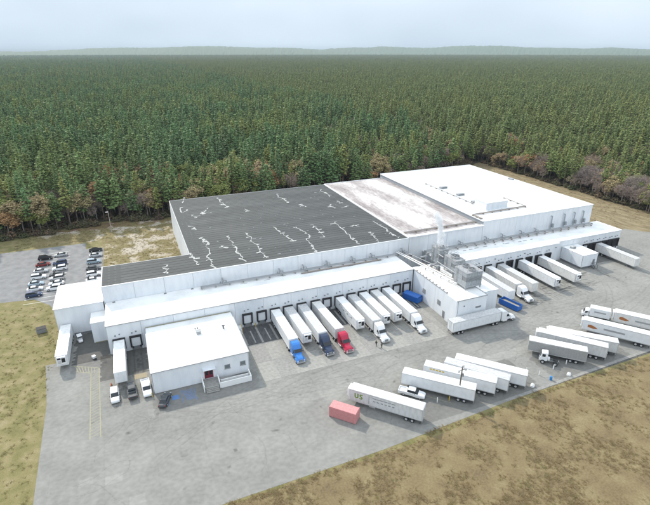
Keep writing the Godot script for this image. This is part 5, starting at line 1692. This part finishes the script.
# ================================================================ CARS
func car(label: String, at: Vector3, turn: float, paint: Material, kind: String, group := "") -> Node3D:
	var t := thing({"sedan": "parked_car", "suv": "parked_suv", "pickup": "pickup_truck"}[kind], label, {"sedan": "car", "suv": "car", "pickup": "pickup"}[kind], at, turn, group)
	if not K.has("car" + kind):
		var b := MB.new()
		var g := MB.new()
		var rf := MB.new()
		if kind == "sedan":
			b.loft([ring8(1.5, .35, .72, -2.35, .12), ring8(1.76, .25, .92, -2.15, .14), ring8(1.82, .22, .98, -1.2, .14), ring8(1.82, .22, .96, .8, .14), ring8(1.80, .22, .90, 1.5, .16), ring8(1.7, .25, .76, 2.2, .16), ring8(1.4, .3, .6, 2.4, .12)])
			g.loft([ring8(1.5, .9, .98, -1.75, .04), ring8(1.46, .9, 1.36, -1.0, .14), ring8(1.46, .9, 1.42, -.2, .14), ring8(1.46, .9, 1.38, .35, .14), ring8(1.52, .88, .95, 1.15, .04)])
			rf.loft([ring8(1.36, 1.36, 1.40, -1.05, .02), ring8(1.38, 1.38, 1.46, -.6, .04), ring8(1.38, 1.38, 1.46, 0.0, .04), ring8(1.36, 1.34, 1.41, .38, .02)])
		elif kind == "suv":
			b.loft([ring8(1.6, .45, 1.0, -2.35, .12), ring8(1.84, .32, 1.12, -2.2, .12), ring8(1.88, .3, 1.12, -1.0, .12), ring8(1.88, .3, 1.1, .8, .12), ring8(1.84, .3, 1.05, 1.6, .16), ring8(1.72, .34, .92, 2.2, .16), ring8(1.45, .4, .75, 2.38, .12)])
			g.loft([ring8(1.55, 1.05, 1.3, -2.2, .06), ring8(1.55, 1.05, 1.70, -1.8, .14), ring8(1.55, 1.05, 1.74, -.5, .14), ring8(1.52, 1.05, 1.68, .3, .14), ring8(1.58, 1.02, 1.1, 1.1, .04)])
			rf.loft([ring8(1.46, 1.66, 1.74, -1.95, .02), ring8(1.48, 1.7, 1.79, -1.2, .04), ring8(1.48, 1.7, 1.79, -.2, .04), ring8(1.42, 1.64, 1.71, .36, .02)])
		else:
			b.loft([ring8(1.85, .5, 1.12, .2, .1), ring8(1.95, .42, 1.18, .6, .12), ring8(1.95, .42, 1.16, 1.5, .14), ring8(1.9, .42, 1.12, 2.3, .16), ring8(1.8, .45, .98, 2.85, .16), ring8(1.5, .5, .8, 2.98, .12)])
			b.box(Vector3(0, .72, -1.4), Vector3(1.9, .5, 3.3), .05)
			b.box(Vector3(0, .85, -.6), Vector3(1.94, .72, 1.7), .04)
			for s in [-1, 1]:
				b.box(Vector3(s * .88, 1.02, -2.0), Vector3(.16, .42, 2.1), .03)
			b.box(Vector3(0, 1.0, -2.98), Vector3(1.8, .44, .14), .03)
			g.loft([ring8(1.62, 1.05, 1.5, -1.0, .1), ring8(1.6, 1.05, 1.82, -.75, .14), ring8(1.6, 1.05, 1.84, .3, .14), ring8(1.58, 1.05, 1.74, .75, .14), ring8(1.64, 1.02, 1.14, 1.45, .04)])
			rf.loft([ring8(1.5, 1.76, 1.83, -.85, .02), ring8(1.52, 1.8, 1.89, -.3, .04), ring8(1.52, 1.8, 1.88, .4, .04), ring8(1.46, 1.72, 1.79, .78, .02)])
		K["car" + kind] = b.mesh(); K["glass" + kind] = g.mesh(); K["roof" + kind] = rf.mesh()
	part("body", K["car" + kind], paint, t)
	part("windows", K["glass" + kind], M.glass, t)
	part("roof", K["roof" + kind], paint, t)
	var zf: float = {"sedan": 1.45, "suv": 1.5, "pickup": 1.95}[kind]
	var zr: float = {"sedan": -1.4, "suv": -1.4, "pickup": -1.75}[kind]
	var hz: float = {"sedan": 2.3, "suv": 2.3, "pickup": 2.9}[kind]
	var rr: float = .33 if kind == "sedan" else .38
	for s in [-1, 1]:
		wheel(t, Vector3(s * .82, rr, zf), rr, .26)
		wheel(t, Vector3(s * .82, rr, zr), rr, .26)
		pbox("headlight", t, M.headlight, Vector3(s * .62, .68 if kind == "sedan" else .86, hz - .02), Vector3(.34, .14, .12), .03)
		pbox("tail_light", t, M.tail, Vector3(s * .68, .75 if kind == "sedan" else .95, -hz - (.12 if kind == "pickup" else -.02)), Vector3(.26, .2, .08), .02)
		pbox("mirror", t, M.black, Vector3(s * 1.0, 1.0 if kind == "sedan" else 1.2, .75), Vector3(.2, .14, .1), .02)
	return t

func build_cars() -> void:
	var P := {"white": mat(.74, .75, .76, .2), "silver": mat(.45, .46, .47, .25, .4), "black": mat(.015, .016, .018, .15), "dark grey": mat(.07, .075, .08, .2), "dark blue": mat(.03, .05, .11, .2), "dark red": mat(.17, .02, .02, .2), "pale blue": mat(.32, .40, .46, .25, .2), "beige": mat(.45, .42, .36, .25)}
	for k in P: M["paint_" + k] = P[k]
	var E := "cars in the east row of the parking lot"
	var W := "cars in the inner west row of the parking lot"
	var O := "cars in the outer west row of the parking lot"
	var right := [[-76.4, "black", "sedan"], [-70.6, "silver", "sedan"], [-64.2, "pale blue", "suv"], [-58.2, "dark grey", "sedan"], [-52.6, "white", "suv"], [-48.0, "white", "sedan"]]
	var order := ["farthest from the white block", "second from the far end", "third from the far end", "fourth from the far end", "second from the white block", "closest to the white block"]
	for i in right.size():
		var q: Array = right[i]
		car("%s %s in the east parking row, %s" % [q[1], "hatchback" if q[2] == "suv" else "car", order[i]], Vector3(-95.2 + rng.randfn(0, .15), 0, q[0]), PI / 2 + rng.randfn(0, .03), P[q[1]], q[2], E)
	var l2 := [[-76.0, "silver", "sedan"], [-67.6, "dark blue", "suv"], [-62.4, "white", "suv"], [-57.4, "dark grey", "sedan"], [-53.8, "silver", "suv"], [-49.8, "white", "sedan"], [-46.0, "white", "suv"]]
	var nth := ["farthest from the white block", "second from the far end", "third from the far end", "in the middle of the row", "third from the near end", "second from the near end", "at the near end"]
	for i in l2.size():
		var q: Array = l2[i]
		car("%s %s in the inner west parking row, %s" % [q[1], "hatchback" if q[2] == "suv" else "car", nth[i]], Vector3(-106.6 + rng.randfn(0, .2) - (1.0 if i == 0 else 0.0), 0, q[0]), -PI / 2 + rng.randfn(0, .03), P[q[1]], q[2], W)
	var l1 := [[-74.6, "black", "suv"], [-68.6, "dark red", "sedan"], [-62.6, "silver", "sedan"], [-57.2, "white", "suv"], [-52.0, "pale blue", "sedan"], [-47.8, "white", "sedan"], [-43.2, "dark blue", "suv"]]
	for i in l1.size():
		var q: Array = l1[i]
		car("%s %s in the outer west parking row, %s" % [q[1], "hatchback" if q[2] == "suv" else "car", nth[i]], Vector3(-112.3 + rng.randfn(0, .2) , 0, q[0]), PI / 2 + rng.randfn(0, .03), P[q[1]], q[2], O)
	# cars by the office annex
	car("white sport utility car parked beside the hatched walkway", Vector3(-88.6, 0, 18.4), .05, P.white, "suv")
	car("dark pickup truck with open bed near the docked trailer", Vector3(-85.0, 0, 18.0), PI + .05, P["dark grey"], "pickup")
	car("white pickup truck parked left of the office annex corner", Vector3(-81.9, 0, 18.4), .06, P.white, "pickup")
	car("dark grey car parked against the office annex wall", Vector3(-78.4, 0, 24.0), PI / 2 + 1.2, P["dark grey"], "sedan")
	car("white crew cab pickup between the trailers in the drop yard", Vector3(-26.6, 0, 42.9), face_turn(Vector2(.71, .70)), P.white, "pickup")

# ================================================================ SMALLER THINGS
func bollard(label: String, at: Vector3, m: Material, called := "bollard", h := 1.1) -> void:
	var b := MB.new()
	b.tube(Vector3.ZERO, Vector3(0, h, 0), .11, .11, 10)
	b.tube(Vector3(0, h, 0), Vector3(0, h + .06, 0), .11, .05, 10)
	var t := thing(called, label, "bollard", at, 0.0, "bollards and marker posts in the yard")
	part("post", b.mesh(), m, t)
	pbox("base_plate", t, M.greydark, Vector3(0, .012, 0), Vector3(.34, .024, .34), .004)

func skip(label: String, at: Vector3, turn: float, m: Material, ln: float, w: float, h: float, covered := false) -> void:
	var t := thing("roll_off_skip", label, "skip", at, turn)
	pbox("floor", t, m, Vector3(0, .3, 0), Vector3(w - .1, .12, ln - .1))
	for s in [-1, 1]:
		var sd := pbox("side_wall", t, m, Vector3(s * (w * .5 - .05), h * .5 + .2, 0), Vector3(.1, h, ln), .02)
		for k in int(ln / .8):
			pbox("rib", sd, m, Vector3(s * .09, -.05, -ln * .5 + .5 + k * .8), Vector3(.1, h - .2, .12), .01)
		pbox("top_rail", sd, m, Vector3(0, h * .5 + .04, 0), Vector3(.18, .1, ln + .04), .02)
		pbox("runner", t, M.greydark, Vector3(s * .5, .13, 0), Vector3(.14, .24, ln - .3))
		pbox("end_wall", t, m, Vector3(0, h * .5 + .2, s * (ln * .5 - .05)), Vector3(w - .22, h - .1, .1), .02)
	if covered:
		var b := MB.new()
		var n := 8
		for i in n:
			var a0 := PI * i / n; var a1 := PI * (i + 1) / n
			var p0 := Vector3(-cos(a0) * w * .5, h + .26 + sin(a0) * .38, 0); var p1 := Vector3(-cos(a1) * w * .5, h + .26 + sin(a1) * .38, 0)
			b.face([p0 + Vector3(0, 0, -ln * .48), p1 + Vector3(0, 0, -ln * .48), p1 + Vector3(0, 0, ln * .48), p0 + Vector3(0, 0, ln * .48)], Vector3(-cos((a0 + a1) * .5), sin((a0 + a1) * .5), 0))
			b.face([Vector3(0, h + .26, ln * .48), p0 + Vector3(0, 0, ln * .48), p1 + Vector3(0, 0, ln * .48)], Vector3(0, 0, 1))
			b.face([Vector3(0, h + .26, -ln * .48), p0 + Vector3(0, 0, -ln * .48), p1 + Vector3(0, 0, -ln * .48)], Vector3(0, 0, -1))
		part("cover", b.mesh(), m, t)
	else:
		var lb := MB.new()
		lb.box(Vector3(0, h * .35 + .2, 0), Vector3(w - .24, h * .55, ln - .24), .15)
		part("load", lb.mesh(), M.concrete_tan, t)

func golf_cart(at: Vector3, turn: float) -> void:
	var t := thing("golf_cart", "small white golf cart in the shaded court beside the white block", "cart", at, turn)
	var b := MB.new()
	b.loft([ring8(1.15, .3, .75, -1.2, .1), ring8(1.2, .25, .8, -.4, .1), ring8(1.2, .25, .38, -.2, .05), ring8(1.2, .25, .38, .5, .05), ring8(1.15, .25, .85, .7, .1), ring8(.9, .3, .6, 1.2, .1)])
	part("body", b.mesh(), M.white_paint, t)
	pbox("seat", t, M.greydark, Vector3(0, .85, -.45), Vector3(1.05, .14, .5), .04)
	pbox("backrest", t, M.greydark, Vector3(0, 1.15, -.7), Vector3(1.05, .5, .1), .03)
	pbox("canopy", t, M.white_paint, Vector3(0, 1.85, -.1), Vector3(1.2, .08, 1.7), .03)
	for sx in [-1, 1]:
		for z in [-.85, .65]:
			pbox("canopy_post", t, M.steel, Vector3(sx * .52, 1.3, z), Vector3(.04, 1.1, .04))
			wheel(t, Vector3(sx * .5, .22, z), .22, .18)

func build_yard_things() -> void:
	var blue := noise_mat([Color(.012, .075, .30), Color(.02, .125, .44), Color(.03, .16, .52)], 3.0, .02, 91, .45, .4)
	skip("blue covered waste container standing in the wing corner", Vector3(-2.5, 0, 4.4), .42, blue, 5.6, 2.6, 1.75, true)
	skip("long blue open skip beside the white tractor at the wing", Vector3(22.6, 0, 19.4), .22, blue, 6.6, 2.3, 1.6)
	golf_cart(Vector3(-97.1, 0, -9.6), .25)
	# dark bin on the west verge
	var t := thing("waste_bin", "dark waste bin standing on the west grass verge", "bin", Vector3(-107.2, 0, -18.5), .2)
	pbox("body", t, M.greydark, Vector3(0, .75, 0), Vector3(2.4, 1.3, 1.6), .06)
	for s in [-1, 1]:
		var lid := pbox("lid", t, M.black, Vector3(s * .6, 1.47, .05), Vector3(1.16, .08, 1.6), .02)
		lid.rotation.x = .1
		pbox("fork_pocket", t, M.greydark, Vector3(s * 1.26, .8, 0), Vector3(.12, .2, 1.0), .02)
		pbox("wheel", t, M.rubber, Vector3(s * .9, .06, .6), Vector3(.1, .12, .12), .03)
	# a hand pallet truck with a white load near the walkway
	t = thing("pallet_truck", "hand pallet truck with white load near the hatched walkway", "pallet truck", Vector3(-93.4, 0, .4), .5)
	for s in [-.25, .25]:
		pbox("fork", t, M.black, Vector3(s, .12, 0), Vector3(.16, .07, 1.3), .02)
	pbox("load", t, M.white, Vector3(0, .5, -.1), Vector3(.8, .65, .9), .04)
	var hb := MB.new()
	hb.tube(Vector3(0, .12, .75), Vector3(0, 1.2, 1.15), .03, .03, 6)
	hb.tube(Vector3(-.2, 1.2, 1.15), Vector3(.2, 1.2, 1.15), .03, .03, 6)
	part("handle", hb.mesh(), M.black, t)
	pbox("pump", t, M.black, Vector3(0, .25, .72), Vector3(.3, .35, .2), .03)
	# traffic cone
	t = thing("traffic_cone", "orange traffic cone beside the trailer near the walkway", "cone", Vector3(-89.4, 0, 13.4))
	var cb := MB.new()
	cb.tube(Vector3(0, .03, 0), Vector3(0, .75, 0), .18, .03, 12)
	part("cone_body", cb.mesh(), mat(.62, .14, .02, .5), t)
	pbox("base", t, M.black, Vector3(0, .02, 0), Vector3(.42, .04, .42), .01)
	# posts
	bollard("yellow bollard guarding the office annex corner", Vector3(-80.9, 0, 21.2), M.yellow)
	for q in [[-57.4, 3.6, "yellow bollard beside the white dock stair"], [-51.7, .9, "yellow bollard between the two empty dock doors"], [-19.9, 47.6, "yellow bollard near the foot of the utility pole"]]:
		bollard(q[2], Vector3(q[0], 0, q[1]), M.yellow)
	for q in [[3.5, 46.2], [5.5, 48.3], [10.5, 47.8], [15.0, 47.5], [-22.7, 47.1]]:
		bollard("white marker post standing in the drop yard by the parked trailers", Vector3(q[0], 0, q[1]), M.white, "marker_post", 1.25)
	bollard("short white marker post beside the last white trailer", Vector3(.7, 0, 48.8), M.white, "marker_post", .95)
	# white sacks and a blue drum at the yard edge
	for q in [[.9, 50.9, "white bulk sack lying at the yard edge near the short post"], [12.1, 51.0, "white bulk sack lying at the yard edge below the ribbed trailer"]]:
		t = thing("bulk_sack", q[2], "sack", Vector3(q[0], 0, q[1]), .4)
		var b := MB.new()
		b.loft([ring8(.5, .02, .5, -.42, .2), ring8(.9, 0, .72, -.25, .28), ring8(1.0, 0, .82, .05, .3), ring8(.85, 0, .7, .3, .26), ring8(.45, .02, .45, .45, .18)])
		part("bag", b.mesh(), M.white, t)
		pbox("tie", t, M.greybox, Vector3(0, .84, .05), Vector3(.18, .14, .12), .04)
	t = thing("blue_drum", "blue plastic drum standing at the yard edge", "drum", Vector3(6.7, 0, 50.7))
	var db := MB.new()
	db.tube(Vector3.ZERO, Vector3(0, .3, 0), .29, .3, 14); db.tube(Vector3(0, .3, 0), Vector3(0, .36, 0), .32, .32, 14); db.tube(Vector3(0, .36, 0), Vector3(0, .62, 0), .3, .3, 14); db.tube(Vector3(0, .62, 0), Vector3(0, .68, 0), .32, .32, 14); db.tube(Vector3(0, .68, 0), Vector3(0, .95, 0), .3, .28, 14)
	part("shell", db.mesh(), mat(.03, .20, .48, .4), t)
	pbox("bung", t, M.black, Vector3(.12, .96, 0), Vector3(.08, .04, .08), .01)
	# utility pole
	t = thing("utility_pole", "wooden utility pole with lamps rising in front of the slanted trailers", "pole", Vector3(-18.0, 0, 48.2))
	var pb := MB.new()
	pb.tube(Vector3.ZERO, Vector3(.1, 9.0, 0), .19, .13, 10)
	part("pole", pb.mesh(), noise_mat([Color(.13, .11, .09), Color(.21, .185, .16)], 3.0, .02, 95, .95, .5, Vector3(1, .2, 1), 256), t)
	var arm := MB.new()
	arm.bar(Vector3(-.9, 8.1, 0), Vector3(1.1, 8.1, .0), .12, .14)
	part("crossarm", arm.mesh(), M.greydark, t)
	for q in [[-.8, 7.9], [1.0, 7.95], [.1, 9.05]]:
		var lamp := pbox("flood_lamp", t, M.galv, Vector3(q[0], q[1] + .1, .18), Vector3(.5, .4, .3), .05)
		pbox("lens", lamp, M.headlight, Vector3(0, -.04, .16), Vector3(.4, .3, .02))
	var tf := MB.new()
	tf.tube(Vector3(.42, 6.4, .1), Vector3(.42, 7.2, .1), .24, .24, 12)
	part("transformer", tf.mesh(), M.galv, t)
	pbox("junction_box", t, M.galv, Vector3(0.03, 1.6, .25), Vector3(.35, .55, .2), .03)
	# lamp standard behind the parking lot
	t = thing("lamp_standard", "tall grey lamp standard at the forest edge behind the parking lot", "street lamp", Vector3(-89.4, 0, -97.0))
	var lb := MB.new()
	lb.tube(Vector3.ZERO, Vector3(0, 9.0, 0), .17, .11, 8)
	part("pole", lb.mesh(), mat(.36, .32, .27, .8), t)
	pbox("lamp_head", t, M.galv, Vector3(-.5, 9.0, .2), Vector3(1.2, .3, .6), .06)
	pbox("base", t, M.concrete, Vector3(0, .2, 0), Vector3(.6, .4, .6), .04)
	# faded red container at the near end of the yard
	t = thing("shipping_container", "faded red shipping container standing west of the lettered trailer", "container", Vector3(-43.6, 0, 43.4), face_turn(Vector2(.68, .73)))
	var red := noise_mat([Color(.45, .17, .17), Color(.56, .24, .24), Color(.62, .30, .29)], 5.0, .02, 93, .6, .4)
	pbox("body", t, red, Vector3(0, 1.3, 0), Vector3(2.36, 2.46, 6.0), .02)
	for s in [-1, 1]:
		var cor := MB.new()
		for k in 20:
			cor.box(Vector3(s * 1.19, 1.3, -2.8 + k * .295), Vector3(.06, 2.2, .14))
		part("side_ribs", cor.mesh(), red, t).set_meta("kind", "stuff")
		pbox("rear_door", t, red, Vector3(s * .58, 1.3, 3.03), Vector3(1.12, 2.3, .06), .01)
		for z in [-2.95, 2.95]:
			pbox("corner_post", t, red, Vector3(s * 1.17, 1.3, z), Vector3(.14, 2.6, .14), .01)
	pbox("roof", t, red, Vector3(0, 2.56, 0), Vector3(2.3, .06, 5.9), .01)
	# pallets by the wing corner
	for k in 2:
		t = thing("pallet_stack", ["stack of brown pallets against the dock wall by the blue container", "low stack of brown pallets out in front of the blue container"][k], "pallets", [Vector3(-6.6, 0, 1.6), Vector3(-5.6, 0, 8.6)][k], .1 + k * .3)
		for j in [5, 3][k]:
			for s in [-.5, 0, .5]:
				pbox("stringer", t, M.brownpipe, Vector3(0, .06 + j * .16, s), Vector3(1.2, .09, .1))
			for q in 5:
				pbox("board", t, M.brownpipe, Vector3(-.52 + q * .26, .12 + j * .16, 0), Vector3(.16, .025, 1.1))

# ================================================================ PEOPLE
# one continuous skin: tapered capsules joined by a smooth minimum, meshed as surface nets
func body_mesh(bones: Array, lo: Vector3, hi: Vector3, cell: float) -> MB:
	var nx := int((hi.x - lo.x) / cell) + 1
	var ny := int((hi.y - lo.y) / cell) + 1
	var nz := int((hi.z - lo.z) / cell) + 1
	var f := PackedFloat32Array()
	f.resize(nx * ny * nz)
	f.fill(1.0)
	var kk := 0.03
	for b in bones:
		var a: Vector3 = b[0]; var e: Vector3 = b[1]; var ra: float = b[2]; var rb: float = b[3]
		var d := e - a
		var dd := maxf(d.length_squared(), 1e-6)
		var m := maxf(ra, rb) + 0.08
		var b0 := ((a.min(e) - Vector3.ONE * m - lo) / cell).floor()
		var b1 := ((a.max(e) + Vector3.ONE * m - lo) / cell).ceil()
		for k in range(maxi(0, int(b0.z)), mini(nz, int(b1.z) + 1)):
			for j in range(maxi(0, int(b0.y)), mini(ny, int(b1.y) + 1)):
				for i in range(maxi(0, int(b0.x)), mini(nx, int(b1.x) + 1)):
					var p := lo + Vector3(i, j, k) * cell
					var t := clampf((p - a).dot(d) / dd, 0, 1)
					var s := p.distance_to(a + d * t) - lerpf(ra, rb, t)
					var ix := (k * ny + j) * nx + i
					var o := f[ix]
					var h := clampf(0.5 + 0.5 * (o - s) / kk, 0, 1)
					f[ix] = lerpf(o, s, h) - kk * h * (1.0 - h)
	var out := MB.new()
	out.use_col = true
	var vert := {}
	var corner := [0, 1, nx, nx + 1, nx * ny, nx * ny + 1, nx * ny + nx, nx * ny + nx + 1]
	var offs := [Vector3(0, 0, 0), Vector3(1, 0, 0), Vector3(0, 1, 0), Vector3(1, 1, 0), Vector3(0, 0, 1), Vector3(1, 0, 1), Vector3(0, 1, 1), Vector3(1, 1, 1)]
	var edges := [[0, 1], [2, 3], [4, 5], [6, 7], [0, 2], [1, 3], [4, 6], [5, 7], [0, 4], [1, 5], [2, 6], [3, 7]]
	for k in nz - 1:
		for j in ny - 1:
			for i in nx - 1:
				var ix := (k * ny + j) * nx + i
				var neg := 0
				for q in 8:
					if f[ix + corner[q]] < 0: neg += 1
				if neg == 0 or neg == 8: continue
				var sum := Vector3.ZERO
				var cnt := 0
				for e in edges:
					var f0 := f[ix + corner[e[0]]]; var f1 := f[ix + corner[e[1]]]
					if (f0 < 0) != (f1 < 0):
						sum += (offs[e[0]] as Vector3).lerp(offs[e[1]], f0 / (f0 - f1)); cnt += 1
				vert[ix] = lo + (Vector3(i, j, k) + sum / cnt) * cell
	var step := [1, nx, nx * ny]
	for k in range(1, nz - 1):
		for j in range(1, ny - 1):
			for i in range(1, nx - 1):
				var ix := (k * ny + j) * nx + i
				for ax in 3:
					var f0 := f[ix]; var f1: float = f[ix + step[ax]]
					if (f0 < 0) == (f1 < 0): continue
					var u: int = step[(ax + 1) % 3]; var w: int = step[(ax + 2) % 3]
					var q := [vert.get(ix), vert.get(ix - u), vert.get(ix - u - w), vert.get(ix - w)]
					if q.has(null): continue
					var dir := Vector3.ZERO
					dir[ax] = 1.0 if f0 < 0 else -1.0
					out.face(q, dir)
	return out

func person(label: String, at: Vector3, turn: float, top: Color, legs: Color, stride: float) -> void:
	var t := thing("person", label, "person", at, turn, "pedestrians in the yard")
	var bones := []
	var ch := 1.40
	bones.append([Vector3(0, .95, 0), Vector3(0, 1.12, 0), .15, .145])
	bones.append([Vector3(-.07, 1.15, 0), Vector3(-.09, 1.36, 0), .14, .12])
	bones.append([Vector3(.07, 1.15, 0), Vector3(.09, 1.36, 0), .14, .12])
	bones.append([Vector3(0, ch, 0), Vector3(0, 1.52, .01), .075, .06])
	bones.append([Vector3(0, 1.60, .02), Vector3(0, 1.68, 0), .085, .10])
	bones.append([Vector3(0, 1.62, .10), Vector3(0, 1.60, .125), .02, .02])
	for s in [-1, 1]:
		var sw: float = stride * s
		bones.append([Vector3(s * .085, .92, 0), Vector3(s * .095, .50, sw * .5 + .03), .095, .065])
		bones.append([Vector3(s * .095, .50, sw * .5 + .03), Vector3(s * .10, .10, sw), .065, .048])
		bones.append([Vector3(s * .10, .06, sw - .04), Vector3(s * .115, .045, sw + .17), .055, .045])
		bones.append([Vector3(s * .18, 1.40, 0), Vector3(s * .245, 1.12, -sw * .4), .062, .05])
		bones.append([Vector3(s * .245, 1.12, -sw * .4), Vector3(s * .25, .88, -sw * .8 + .06), .048, .036])
		bones.append([Vector3(s * .25, .87, -sw * .8 + .06), Vector3(s * .245, .80, -sw * .8 + .085), .036, .03])
	var mb := body_mesh(bones, Vector3(-.42, -.02, -.5), Vector3(.42, 1.85, .5), .024)
	var c := PackedColorArray()
	for p in mb.v:
		if p.y > 1.5 or (p.y < .9 and absf(p.x) > .2 and p.y > .74): c.append(Color(.36, .23, .16))
		elif p.y > .93: c.append(top)
		elif p.y > .1: c.append(legs)
		else: c.append(Color(.03, .028, .026))
	mb.c = c
	var m := mat(1, 1, 1, .8)
	m.vertex_color_use_as_albedo = true
	part("body", mb.mesh(), m, t)
	var hb := MB.new()
	hb.loft([ring8(.10, 1.63, 1.74, -.115, .04), ring8(.19, 1.60, 1.785, -.06, .06), ring8(.20, 1.66, 1.80, 0, .06), ring8(.17, 1.72, 1.785, .07, .03), ring8(.10, 1.735, 1.76, .10, .01)])
	part("hair", hb.mesh(), mat(.02, .016, .013, .8), t)

func build_people() -> void:
	person("pedestrian in black jacket walking in front of white tractors", Vector3(-24.9, 0, 22.6), 2.3, Color(.02, .02, .024), Color(.03, .032, .04), .20)
	person("pedestrian in dark clothes with grey top beside the one in black", Vector3(-24.0, 0, 23.9), 2.5, Color(.10, .105, .115), Color(.022, .024, .03), .14)
